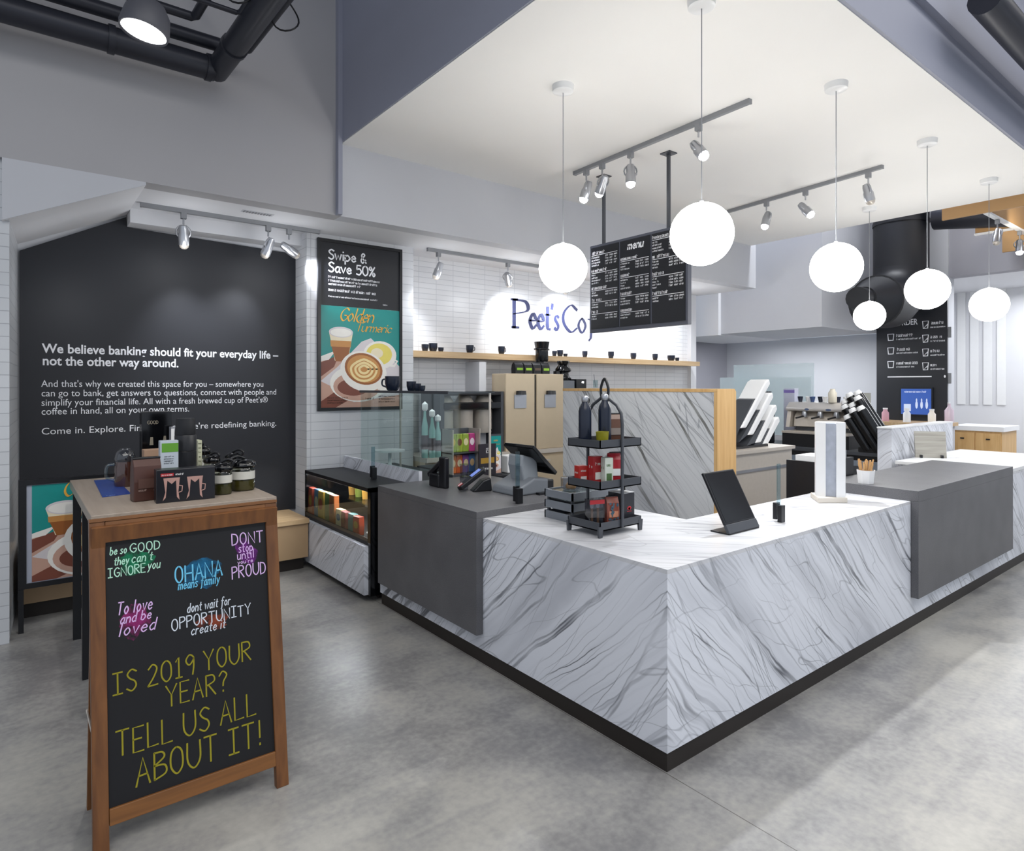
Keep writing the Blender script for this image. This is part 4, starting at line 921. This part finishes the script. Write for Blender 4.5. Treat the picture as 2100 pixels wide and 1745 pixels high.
# snack rack
sr = thing('snack_rack', 'small rack of colourful snack bags behind the sneeze guard', 'rack', (.80, 2.98, .90))
B(0, .30, 0, .2, 0, .02).build('rack_base', M_greyd, sr); B(0, .30, .18, .2, .02, .42).build('rack_back', M_greyd, sr)
B(0, .30, .02, .18, .20, .21).build('rack_shelf', M_greyd, sr)
for x in (0, .292): B(x, x+.008, 0, .2, .02, .42).build('rack_side', M_steel, sr)
sc = [('7f9a2a', 'c9b23a'), ('96a83a', '6b3a24'), ('8aa03a', 'd9d0a0'), ('b03a7a', 'e8d8e0'), ('c06a34', 'e0c9a0'), ('b8552c', 'dcc8a8'), ('7a4a8a', 'd8c8a0'), ('4a6a9a', 'd9b88a')]
for k, (a1, a2) in enumerate(sc):
    o = pack('snack_bag', a1, a2, .066, .05, .165); o.location = (.80+.0465+.069*(k % 4), 3.07, .921 if k > 3 else 1.111)
    tag(o, f'snack bag on the {"lower" if k > 3 else "upper"} tier of the small rack, {ORD[k % 4]} from the poster', 'snack bag', 'snack bags on the small rack')
o = thing('menu_card', 'black upright menu card with a gold band beside the snack rack', 'card', (1.0, 2.86, .90))
B(0, .19, 0, .012, 0, .29).build('card', col('26222a', .4), o); B(.02, .17, -.001, 0, .115, .165).build('gold_band', col('9c7a2a', .35), o)
B(.0, .19, -.03, .04, 0, .008).build('card_foot', M_black, o)
q = MB(frame((0, -.0014, 0), (1, 0, 0), (0, 0, 1))); q.scribble(.05, .15, .06, .018); q.ribbon([(.08, .21), (.11, .21), (.11, .25), (.08, .25), (.08, .21)], .005); q.ribbon([(.085, .22), (.095, .245), (.105, .22)], .004); q.build('print', M_paper, o)
o = thing('small_framed_poster', 'small framed teal coffee poster standing by the till', 'poster', (1.13, 2.87, .901))
B(0, .135, 0, .015, 0, .37).build('frame', M_greyd, o)
a = MB(frame((.012, -.001, .015), (1, 0, 0), (0, 0, 1))); poster_art(a, .111, .34, False); a.build('printed_panel', PM, o)
o = thing('label_printer', 'white label printer with teal lights behind the till', 'printer', (1.34, 2.88, .901)); B(0, .13, 0, .14, 0, .16).build('printer_body', M_plate, o, bevel=.008)
for x in (.02, .075): B(x, x+.035, -.002, 0, .03, .05).build('light', mat('teal_light', '1fb8a8', .3, emit=1.2), o)
B(.02, .11, -.002, 0, .07, .14).build('paper_slot', M_lgrey, o)
o = thing('reflected_table', 'small white pedestal stand modelling a table reflection in the guard glass', 'stand', (.50, 3.6, .90)); MB().lathe([(.07, 0), (.02, .04), (.015, .20), (0, .2)], n=18).build('pedestal', M_plate, o, smooth=50); MB().lathe([(.14, .20), (.14, .215), (0, .215)], n=24).build('plate', M_plate, o, smooth=30)  # solid stand shaped after the white table mirrored in the guard glass

# ================================================================== ON THE MARBLE TOP (z .90)
CZ = .9005
rk = thing('tiered_rack', 'grey metal three-tier merchandise rack with an arched handle on the counter', 'rack', (.35, .71, CZ))
def tray(z, hx, hy):
    b = MB(); b.box(-hx, hx, -hy, hy, z, z+.006); b.box(-hx, hx, -hy, -hy+.005, z, z+.045); b.box(-hx, hx, hy-.005, hy, z, z+.045); b.box(-hx, -hx+.005, -hy, hy, z, z+.045); b.box(hx-.005, hx, -hy, hy, z, z+.045)
    b.build('tray', M_greyd, rk)
tray(.035, .165, .125); tray(.255, .165, .125); tray(.475, .165, .125)
for x in (-.16, .16):
    for y in (-.12, .12): MB().prism([(x-.012, 0), (x+.012, 0), (x+.018, .06), (x-.018, .06)], 'Y', y-.006, y+.006).build('foot', M_greyd, rk)
for sgn in (-1, 1):
    pts = [(0, sgn*.132, .04), (0, sgn*.132, .60), (0, sgn*.125, .66), (0, sgn*.09, .705), (0, sgn*.03, .74), (0, sgn*.012, .76)]
    MB().tube(pts, .009, 8).build('upright', M_greyd, rk, smooth=60)
MB().tube(smoothc([(0, -.022, .74), (0, -.028, .80), (0, 0, .852), (0, .028, .80), (0, .022, .74)], 5), .008, 8).build('handle', M_black, rk, smooth=60)
RX, RY = .35, .71
def P3(dx, dy, tier): return (RX+dx, RY+dy, CZ+(.042, .262, .482)[tier])
def bottle(lab, loc, h):
    o = thing('steel_bottle', lab, 'bottle', loc, 0, 'navy steel bottles'); r = .036
    MB().lathe([(r*.93, 0), (r, .008), (r, h*.68), (r*.9, h*.76), (r*.5, h*.85), (r*.46, h*.88)], n=22).build('bottle_body', M_navy, o, smooth=40)
    MB().lathe([(r*.50, h*.88), (r*.55, h*.89), (r*.55, h*.97), (r*.4, h), (0, h)], n=18).build('cap', M_silver, o, smooth=40)
    MB().tube([(.022*math.cos(a)+.012, 0, h*.90+.018*math.sin(a)) for a in [2*PI*i/12 for i in range(12)]], .004, 6, closed=True).build('carry_ring', M_black, o); return o
bottle('navy steel bottle at the outer end of the rack top tier', P3(-.115, .04, 2), .275)
o = bottle('navy steel bottle under the handle of the rack', P3(-.02, -.02, 2), .285)
q = MB(frame((.35-.35, 0, 0), (.77, -.63, 0), (0, 0, 1)))
o = MB().lathe([(.030, 0), (.036, .078), (.037, .08), (.033, .08), (.028, .006)], n=20).build('yellow_cup', col('8f8a1c', .4), smooth=40); o.location = P3(-.09, -.068, 2); tag(o, 'mustard yellow cup before the bottles on the top tier', 'cup')
coffee_bag('coffee_bag', 'brown and dark coffee bag on the rack top tier', .10, .075, .175, col('5b3a2a', .4), P3(.085, .02, 2), -.4, lc=col('8a7f78', .5))
def box_thing(name, lab, w, d, h, hexv, loc, rz=0, lc=None, cat='box'):
    o = B(-w/2, w/2, -d/2, d/2, 0, h).build(name, col(hexv, .4), bevel=.002); o.location = loc; o.rotation_euler = (0, 0, rz); tag(o, lab, cat)
    q = MB(frame((-d*0, -d/2-.001, 0), (1, 0, 0), (0, 0, 1))); q.poly([(-w*.32, h*.2), (w*.32, h*.2), (w*.32, h*.45), (-w*.32, h*.45)]); q.scribble(-w*.3, w*.3, h*.7, h*.1)
    q.build('print', col(lc or 'd9d4cf', .5), o)
    q = MB(frame((-w/2-.001, 0, 0), (0, -1, 0), (0, 0, 1))); q.scribble(-d*.3, d*.3, h*.6, h*.1); q.build('side_print', col(lc or 'd9d4cf', .5), o)
    return o
box_thing('tea_box', 'small red box at the outer end of the middle tier', .06, .05, .105, 'a8261f', P3(-.125, .06, 1), -.2)
box_thing('tea_box', 'taller red box with white label on the middle tier', .065, .05, .16, '9c1f24', P3(-.075, .0, 1), -.1)
box_thing('tea_carton', 'white and green carton on the middle tier', .05, .05, .155, 'c9d0c4', P3(-.045, -.06, 1), -.3, '4a6a3a')
coffee_bag('coffee_bag', 'shiny red coffee bag on the middle tier of the rack', .075, .06, .175, col('a31f2c', .3), P3(.02, -.05, 1), -.5, False, lc=M_paper)
coffee_bag('coffee_bag', 'dark grey coffee bag on the middle tier of the rack', .07, .06, .175, col('3a3c42', .4), P3(.075, -.01, 1), -.5, False, lc=col('5a5c62', .4))
box_thing('tea_carton', 'white box with a green top on the middle tier', .075, .06, .145, 'd9dcd6', P3(.125, .05, 1), -.4, '8aa03a')
o = thing('utensil_pack', 'clear pack of wooden spoons on the bottom tier', 'pack', P3(-.11, -.03, 0), -.3)
B(-.045, .045, -.03, .03, 0, .15).build('plastic_box', pane('pack_plastic', 'b8bac2', .15), o)
for x in (-.022, .015): B(x-.006, x+.006, -.012, -.006, .005, .10).build('spoon_handle', col('a07a5a', .5), o); MB(frame((x, -.009, .115), (1, 0, 0), (0, 0, 1))).ell(0, 0, .011, .018).build('spoon_bowl', M_paper, o)
B(-.045, .045, -.031, -.030, .125, .148).build('header_card', M_red, o)
o = coffee_bag('coffee_bag', 'multicoloured patterned coffee bag on the bottom tier', .075, .055, .155, col('8a4a3c', .3), P3(-.01, -.06, 0), -.4, False, lc=col('c9886a', .4))
q = MB(frame((0, -.036, 0), (1, 0, 0), (0, 0, 1)))
for k in range(16): q.ell(random.uniform(-.026, .026), random.uniform(.02, .125), random.uniform(.004, .010), random.uniform(.004, .010))
q.build('pattern', col('3f5a6a', .4), o)
coffee_bag('coffee_bag', 'plain black coffee bag behind the rack upright, bottom tier', .07, .05, .15, M_black, P3(.05, -.01, 0), -.4, False, lc=M_greyd)
o = thing('mug_box', 'black box with a red flower mark on the bottom tier', 'box', P3(.11, -.03, 0), 0); B(-.05, .05, -.05, .06, 0, .165).build('carton', col('2a2b31', .4), o, bevel=.002); B(-.05, .05, -.05, .06, .165, .167).build('carton_top', M_paper, o)
q = MB(frame((.005, -.0512, .07), (1, 0, 0), (0, 0, 1)))
for a in (-.9, -.45, 0, .45, .9): q.ell(.010*math.sin(a), .010*math.cos(a), .005, .012, rot=-a, n=12)
q.ribbon([(-.018, -.008), (.018, -.008)], .003); q.build('flower_mark', col('d0303a', .4), o)
# slatted crate
cr = thing('slatted_crate', 'grey slatted counter crate behind the tiered rack', 'crate', (.32, .94, CZ))
for z in (.0, .065, .13):
    b = MB(); b.box(0, .46, 0, .01, z, z+.045); b.box(0, .46, .24, .25, z, z+.045); b.box(0, .01, 0, .25, z, z+.045); b.box(.45, .46, 0, .25, z, z+.045); b.build('slat_band', M_grey, cr)
B(.01, .45, .01, .24, .0, .01).build('crate_floor', M_black, cr)
for x in (.012, .43):
    for y in (.012, .222): B(x, x+.016, y, y+.016, .0, .175).build('corner_post', M_greyd, cr)
B(.02, .44, .02, .23, .06, .12).build('dark_lining', M_black, cr)
B(.01, .45, .01, .24, .165, .17).build('clear_lid', M_glassm, cr)
o = thing('clear_bowl', 'clear plastic bowl with a pastry on the crate', 'bowl', (.44, 1.08, CZ+.1765)); MB().lathe([(.05, 0), (.062, .01), (.064, .07), (.058, .072)], n=22).build('bowl', pane('bowl_plastic', 'd5d6da', .14), o, smooth=40)
MB().lathe([(.03, .004), (.035, .02), (.02, .04), (0, .042)], n=14).build('pastry', col('b08a5a', .6), o, smooth=60)
# tablet
tl = thing('tablet_stand', 'black tablet on a slanted stand at the counter corner', 'tablet', (.785, .20, CZ))
B(0, .30, .0, .12, 0, .008).build('base_plate', M_blackm, tl, bevel=.003)
an = math.atan2(.165, .31); R3 = frame((0, .0, .008), (1, 0, 0), (0, math.sin(an), math.cos(an)))
MB(R3).box(0, .30, .05, .355, -.016, 0).build('tablet_body', M_black, tl, bevel=.004)
MB(R3).box(.012, .288, .06, .345, .0, .0012).build('tablet_screen', M_blackg, tl)
MB(R3).box(0, .30, 0, .05, -.016, .003).build('stand_lip', M_greyd, tl, bevel=.003)
# white tower
tw = thing('white_tower', 'tall white faceted column with a wooden base on the right arm', 'dispenser', (2.285, .365, CZ), 0)
MB().prism([(-.17, 0), (0, -.12), (.17, .0), (.02, .15)], 'Z', 0, .035).build('base', mat('pale_base', 'cfc8bd', .5), tw, bevel=.003)
TM = Matrix.Rotation(math.radians(-62), 4, 'Z') @ Matrix.Scale(.88, 4, (1, 0, 0))
MB(TM).prism([(-.112, .0), (-.105, -.05), (-.035, -.075), (-.035, .03)], 'Z', .035, .555).build('left_facet', M_plate, tw)
MB(TM).prism([(.112, .0), (.105, -.05), (.04, -.075), (.04, .03)], 'Z', .035, .555).build('right_facet', M_plate, tw)
MB(TM).box(-.035, .04, -.055, .03, .035, .548).build('grey_strip', mat('strip_blue_grey', 'a4aab6', .3, var=.25, scale=20), tw)
MB(TM).prism([(-.112, .0), (-.035, .03), (.04, .03), (.112, .0), (.08, .09), (-.08, .09)], 'Z', .035, .555).build('rear_shell', M_plate, tw)
# cup of sticks
o = thing('stirrer_cup', 'white octagonal cup of wooden stirrers on the right grey block', 'cup', (2.80, .34, .977)); MB().lathe([(.055, 0), (.066, .10), (.062, .10), (.05, .01)], n=8).build('cup', M_plate, o)
for k in range(26):
    a = random.uniform(0, 6.28); MB().tube([(.02*math.cos(a), .02*math.sin(a), .01), (.05*math.cos(a), .05*math.sin(a), .165+random.uniform(-.02, .02))], .006, 4).build('stirrer', col('c49a66', .6), o)
o = thing('condiment_caddy', 'black open caddy behind the stirrer cup', 'caddy', (2.62, .62, .60))
MB().box(0, .62, 0, .02, 0, .52).box(0, .02, .02, .25, 0, .52).box(.60, .62, .02, .25, 0, .52).build('caddy_shell', M_black, o); B(.02, .60, .02, .24, 0, .02).build('caddy_floor', M_greyd, o)
MB().box(.05, .3, .03, .2, .02, .56).build('napkins', M_paper, o)
B(.35, .56, .03, .2, .02, .58).build('lid_stack', M_grey, o)

# ================================================================== BEHIND THE PARTITION
st = thing('steel_prep_unit', 'stainless steel prep unit beyond the oak edge of the partition', 'prep unit', (2.25, 1.42, 0))
B(0, 1.50, .0, .62, .06, .95).build('unit_body', M_steel, st); B(-.02, 1.52, -.02, .64, 1.10, 1.13).build('unit_top', M_steel, st); B(0, 1.50, .005, .62, .95, 1.10).build('upper_panel', M_steel, st)
B(.02, 1.48, -.012, .0, .93, .955).build('trim_strip', M_silver, st); B(.05, 1.45, .05, .6, 0, .06).build('kick', M_black, st)
o = thing('lid_dispenser', 'slanted dispenser of white lids on the steel prep unit', 'lid dispenser', (3.02, 1.62, 1.131))
bt = [(0, .19), (.12, .12), (.25, .04), (.38, .02)]; tp = [(.44, .63), (.50, .50), (.57, .38), (.62, .26)]
for k in range(4):
    (x0, z0), (x1, z1) = bt[k], tp[k]; t = .085; L = math.hypot(x1-x0, z1-z0); ux, uz = (x1-x0)/L, (z1-z0)/L
    MB().prism([(x0, z0), (x0+t, z0), (x1+t-.02, z1-.03), (x1+t-.03, z1+.0), (x1+t*.5, z1+.02), (x1-.02, z1-.005)], 'Y', -.10, .10).build('lid_stack', M_plate, o, bevel=.012)
    q = .62
    MB().prism([(x0-.14, max(.02, z0-.06) if k else .02), (x0, z0), (x0+ux*L*q, z0+uz*L*q), (x0+ux*L*q-.055, z0+uz*L*q-.01)], 'Y', -.085, .085).build('dark_housing', M_greyd, o)
MB().box(-.14, .46, -.10, .10, 0, .02).build('dispenser_base', M_black, o)
o = thing('pastry_basket', 'basket of wrapped pastries beside the white lid dispenser', 'basket', (3.62, 1.88, 1.131)); MB().box(-.14, .14, -.12, .12, 0, .06).build('basket', M_black, o)
for k in range(7): MB().lathe([(0, 0), (.04, .012), (.045, .035), (.02, .06), (0, .062)], (random.uniform(-.1, .1), random.uniform(-.08, .08), .055+.01*k), 10).build('pastry', col(['b98d5a', 'd0ac78', '8a5a34'][k % 3], .6), o, smooth=60)
for k, (x, hx, hh) in enumerate(((3.30, 'a83a34', .36), (3.44, '4a6a7a', .30))):
    coffee_bag('snack_pouch', f'{"red" if k == 0 else "blue"} printed pouch hanging behind the white lids', .11, .06, hh, col(hx, .3), (x, 1.95, 1.131), 0, False, cat='pouch', lc=M_paper)
# espresso bar counter
eb = thing('espresso_counter', 'dark espresso counter with steel ledges and grey fridge doors', 'counter', (5.30, 3.05, 0), -PI/2)
B(0, 1.88, .0, .80, .92, .96).build('worktop', M_greyd, eb); B(0, 1.88, .03, .80, .08, .92).build('cabinet', M_blackm, eb)
for k in range(3):
    d = B(.05+.6*k, .6+.6*k, .012, .03, .14, .86).build('fridge_door', mat('blue_grey_door', '7d8794', .4), eb); B(.20+.6*k, .40+.6*k, -.012, .012, .70, .80).build('handle', M_plate if k == 0 else M_greyd, d)
B(.60, 1.42, .14, .78, .96, 1.12).build('drawer_unit', M_blackm, eb); B(.60, 1.42, .12, .78, 1.12, 1.145).build('steel_ledge', M_steel, eb)
B(.1, 1.8, .1, .7, 0, .08).build('kick', M_black, eb)
em = thing('espresso_machine', 'polished steel espresso machine on the dark espresso counter', 'espresso machine', (5.64, 2.46, 1.146), -PI/2)
B(.06, .74, .05, .45, .0, .05).build('drip_tray', M_greyd, em)
MB().prism([(.0, .05), (.45, .05), (.45, .28), (.12, .28), (.02, .18)], 'X', .05, .75).build('machine_body', M_steel, em, bevel=.01)
MB().prism([(-.05, .25), (.42, .25), (.42, .36), (.04, .36), (-.05, .29)], 'X', -.03, .83).build('top_housing', mat('pale_steel', 'c9c6c4', .3, metal=.6), em, bevel=.012)
MB().prism([(-.06, .04), (.46, .04), (.46, .30), (.0, .30)], 'X', -.02, .03).build('side_panel', M_steel, em); MB().prism([(-.06, .04), (.46, .04), (.46, .30), (.0, .30)], 'X', .77, .82).build('side_panel', M_steel, em)
for x in (.2, .4, .6):
    MB().lathe([(.035, .17), (.04, .21), (.03, .25)], (x, -.0, 0), 14).build('group_head', M_silver, em, smooth=40)
    MB().tube([(x, -.02, .185), (x-.03, -.16, .165)], .012, 8).build('portafilter', M_black, em, smooth=40)
q = MB(frame((0, -.0505, 0), (1, 0, 0), (0, 0, 1))); q.ell(.25, .272, .03, .014); q.ell(.52, .272, .035, .014); q.build('badge', col('4a5a7a', .4), em)
for k in range(9):
    o = MB().lathe([(.022, 0), (.034, .06), (.035, .07), (.03, .07), (.02, .01)], n=14).build('espresso_cup', [M_navy, M_plate, col('3a4f7a', .3)][k % 3], smooth=40); o.location = (5.80+.05*(k % 2), 2.40-.08*k, 1.507)
    tag(o, f'small cup on top of the espresso machine, {ORD[k]} counting from the black grinder', 'cup', 'cups on the espresso machine')
o = MB().lathe([(.045, 0), (.05, .01), (.05, .12), (.03, .15), (.03, .17), (0, .17)], n=16).build('cream_jug', col('dcd6c6', .4), smooth=40); o.location = (5.70, 1.94, 1.507); tag(o, 'cream coloured jug standing on the espresso machine', 'jug')
o = B(0, .16, 0, .1, 0, .12).build('card_box', col('8f8f86', .5)); o.location = (5.85, 1.62, 1.507); tag(o, 'small grey printed box on the outer end of the espresso machine', 'box')
o = thing('espresso_grinder', 'tall black espresso grinder at the left end of the machine', 'grinder', (5.62, 2.80, .961)); B(-.09, .09, -.1, .1, 0, .50).build('grinder_body', M_black, o, bevel=.01); MB().lathe([(.05, .50), (.09, .62), (.09, .68), (0, .69)], n=16).build('hopper', M_blackg, o, smooth=40)
o = thing('tea_tin_box', 'pale lilac carton standing behind the espresso grinder', 'carton', (5.86, 2.66, .961), -PI/2); B(0, .15, 0, .1, 0, .72).build('carton_body', col('bfc3d6', .5), o); B(0, .15, -.001, .0, .66, .70).build('violet_band', col('7a6ab0', .4), o)
# black cup dispenser cluster
cd = thing('black_cup_dispenser', 'cluster of slanted black cup tubes with white cup ends', 'cup dispenser', (5.31, 1.19, .961))
tdir = Vector((-.10, .46, .80)).normalized()
for k in range(9):
    i, j = k % 3, k//3
    p = Vector((.03+.085*j, -.03+.105*i, .03)); h = .46+.10*j-.06*(i-1)+.03*((i+j) % 2)
    MB().tube([tuple(p), tuple(p+tdir*h)], .056, 14).build('tube', M_blackg, cd, smooth=40)
    MB().tube([tuple(p+tdir*h), tuple(p+tdir*(h+.05))], .047, 14, r1=.036).build('cup_end', M_plate, cd, smooth=40)
B(-.01, .27, -.02, .28, 0, .06).build('dispenser_stand', M_black, cd, bevel=.01)
# pony wall
pw = thing('marble_pony_wall', 'low marble pony wall behind the far grey block', 'partition', (5.0, 1.0, 0))
B(0, 1.80, 0, .14, 0, 1.262).build('marble_face', M_marble, pw); B(-.005, 1.805, -.005, .145, 1.262, 1.277).build('cap', M_plate, pw)
o = thing('wooden_plaque', 'weathered grey wooden plaque leaning against the pony wall', 'plaque', (5.44, .93, .936), math.radians(-52)); MB(Matrix.Rotation(-.12, 4, 'X')).box(0, .30, 0, .02, 0, .285).build('board', wood('weathered_wood', '8d8a82', 'aaa79f', (1, 0, 0)), o)
MB().box(.04, .06, -.03, .03, 0, .03).box(.24, .26, -.03, .03, 0, .03).build('foot', M_black, o)
# glass screens
for k, (x, y0, y1, z1) in enumerate(((6.86, 2.75, 4.05, 2.05), (6.78, 2.75, 4.25, 1.85))):
    o = B(x, x+.012, y0, y1, .97, z1).build('glass_screen', M_frost); tag(o, ['taller pale glass screen in the recess behind the espresso bar', 'lower pale glass screen in front of the taller one in the recess'][k], 'glass screen')
    B(x-.004, x+.016, y0, y1, 0, .975).build('low_base', M_lgrey, o)
# order board
ob = thing('order_board', 'tall black order instruction board with white icons on the far wall', 'sign', (8.875, 2.70, 1.25))
B(-.02, .02, -1.0, 0, -.3, 1.95).build('board', col('191b22', .45), ob)
b = MB(frame((-.0215, 0, 0), (0, -1, 0), (0, 0, 1)))
OF = frame((-.0215, 0, 0), (0, -1, 0), (0, 0, 1))
b.text('ORDER', .30, 1.43, .13, width=.30, bold=.002); b.build('heading_lettering', M_wl, ob)
b = MB(OF)
for k in range(3):
    b = MB(OF); y = 1.20-.22*k; b.ribbon([(.18, y), (.25, y), (.26, y+.10), (.17, y+.10), (.18, y)], .014); b.scribble(.30, .55+.05*(k == 2), y+.05, .045); b.scribble(.30, .66-.05*k, y, .025)
    b.build('instruction_row', M_wl, ob)
for k in range(4):
    b = MB(OF); y = 1.36-.215*k; b.ribbon([(.68, y), (.74, y), (.75, y+.11), (.67, y+.11), (.68, y), (.74, y+.06)], .014); b.scribble(.78, .95-.03*k, y+.055, .045); b.scribble(.78, .97, y, .025); b.build('instruction_row', M_wl, ob)
b = MB(OF)
b.ribbon([(.17, .61), (.79, .61)], .016); b.ell(.97, .61, .012, .022)
b.build('footer_line', M_wl, ob)
MB(OF).poly([(.36, 1.62), (.50, 1.62), (.44, 1.70)]).build('arrow_mark', M_wl, ob)
ms = thing('menu_screen', 'glowing blue screen mounted low on the order board wall', 'screen', (8.84, 2.34, 1.27))
B(-.02, .015, -.46, 0, -.02, .42).build('bezel', M_black, ms); B(-.024, -.02, -.44, -.02, 0, .40).build('display', mat('blue_display', '35539c', .2, emit=.5), ms)
q = MB(frame((-.025, 0, 0), (0, -1, 0), (0, 0, 1))); q.scribble(.05, .38, .34, .03)
for k in range(3): q.ell(.24+.07*k, .15, .018, .06); q.ell(.24+.07*k, .22, .010, .03)
q.poly([(.06, .05), (.16, .05), (.16, .16), (.06, .16)]); q.build('graphics', col('c3cfe6', .4, emit=.3), ms)
wc = thing('oak_condiment_bar', 'oak condiment bar under the order board', 'counter', (8.1, 1.55, 0))
B(0, .74, -.0, 1.15, 1.12, 1.17).build('oak_top', M_oakx, wc); B(.05, .72, .04, 1.1, 0, 1.12).build('cabinet', M_lgrey, wc); B(.0, .05, -.0, .05, 0, 1.12).build('oak_leg', M_oak, wc)
for k, (y, c, lb) in enumerate(((1.72, 'e8e2d8', 'cream coloured jar on the oak condiment bar'), (2.35, 'c99aa8', 'pink bottle on the oak condiment bar'), (2.05, 'dfe3ea', 'white carton on the oak condiment bar'))):
    o = MB().lathe([(.05, 0), (.05, .13), (.03, .16), (.03, .19), (0, .19)], n=14).build('jar', col(c, .4), smooth=40); o.location = (8.3, y, 1.171); tag(o, lb, 'jar')
    MB().lathe([(.033, .185), (.033, .205), (0, .206)], n=14).build('jar_lid', M_plate, o)
o = thing('soap_bottle', 'clear pink pump bottle at the outer end of the oak bar', 'bottle', (8.62, 1.60, 1.171)); MB().lathe([(.06, 0), (.06, .18), (.02, .24), (.02, .28), (0, .28)], n=14).build('bottle', col('c9b8c4', .2), o, smooth=40); B(-.03, .01, -.01, .01, .28, .30).build('pump', M_plate, o)
kb = thing('oak_cabinet', 'oak cabinet with white top by the white side room', 'cabinet', (9.25, 1.10, 0))
B(0, .8, 0, .7, 1.03, 1.10).build('white_top', M_plate, kb); B(.03, .77, .03, .7, .05, 1.03).build('cabinet_body', M_oak, kb)
for y in (.04, .37): d = B(.012, .03, y, y+.31, .08, 1.0).build('door', M_oak, kb); B(.0, .012, y+.13, y+.18, .9, .92).build('handle', M_black, d)
B(.06, .74, .06, .68, 0, .05).build('plinth', M_black, kb)
for k in range(4):
    o = MB().box(.012, .02, 0, .13, 0, 2.15).build('wall_slat', M_plate); o.location = (11.37, 2.20-.20*k, 1.38); tag(o, f'pale vertical panel on the white side room wall, {ORD[k]} from the order board', 'wall panel', 'vertical panels in the side room')
for k, z in enumerate((1.75, 2.45)):
    o = B(0, .03, -.02, .03, 0, .16).build('wall_bracket', M_track); o.location = (8.89, 1.68, z); tag(o, ['lower small metal bracket at the order board edge', 'upper small metal bracket at the order board edge'][k], 'bracket')

# ================================================================== DUCT AND OAK BAFFLES
dk = thing('exhaust_duct', 'big black exhaust duct with elbow in front of the order board', 'duct', (8.0, 2.06, 2.7))
MB().tube([(.1, 0, 3.7), (.1, 0, .75)]+[(.1-.55+.55*math.cos(a), 0, .75-.55*math.sin(a)) for a in [PI/2*i/8 for i in range(9)]]+[(-.75, 0, .2)], .36, 28).build('duct_run', M_duct, dk, smooth=40)
MB().tube([(.1, 0, 1.40), (.1, 0, 1.45)], .37, 28).build('flange', M_duct, dk, smooth=40); MB().tube([(-.72, 0, .2), (-.77, 0, .2)], .37, 28).build('flange', M_duct, dk, smooth=40)
MB().tube([(-.75, 0, .2), (-.85, 0, .2), (-1.0, 0, .2), (-1.15, 0, .2)], .36, 24, r1=.17).build('reducer', M_duct, dk, smooth=40); MB().tube([(-1.15, .0, .2), (-1.35, 0, .2)], .15, 16).build('valve', M_duct, dk, smooth=40); MB().tube([(-1.25, -.05, .1), (-1.25, -.05, -.15)], .03, 10).build('drain', M_duct, dk)
pipe('wide dark ceiling duct running past the oak baffles', [(8.1, 1.60, 4.15), (8.1, .75, 4.02)], .20, name='ceiling_duct')
BG = 'oak baffles of the slatted ceiling'
for k, (x0, x1, y0, y1, z0, lb) in enumerate(((6.88, 6.92, -1.2, 1.14, 3.79, 'long oak ceiling baffle along the dropped ceiling edge'), (6.92, 8.7, .67, .71, 3.81, 'oak cross baffle carrying the small white spotlights'), (8.13, 8.17, .725, 1.14, 3.81, 'short oak baffle with white rail beneath, facing the counter'), (8.70, 8.74, .10, .98, 3.60, 'deepest oak baffle nearest the white side room'))):
    o = B(x0, x1, y0, y1, z0, z0+.36).build('oak_baffle', mat('baffle_oak', 'b08a5c', .55, scale=5)); tag(o, lb, 'baffle', BG)
    if k in (1, 2): B(x0-.01, x1+.01, y0-.01, y1+.01, z0-.025, z0-.001).build('white_rail', M_plate, o)
head('small white spotlight between the oak baffles, left one', 7.35, .69, 3.78, (7.1, .8, 2), 8, False)
head('small white spotlight under the oak baffles, right one', 8.3, .69, 3.78, (8.0, .6, 2), 25, True)
spot('baffle_glow', (7.8, .3, 3.5), (8.15, .9, 4.0), 18, 90, .8, (1, .93, .8))
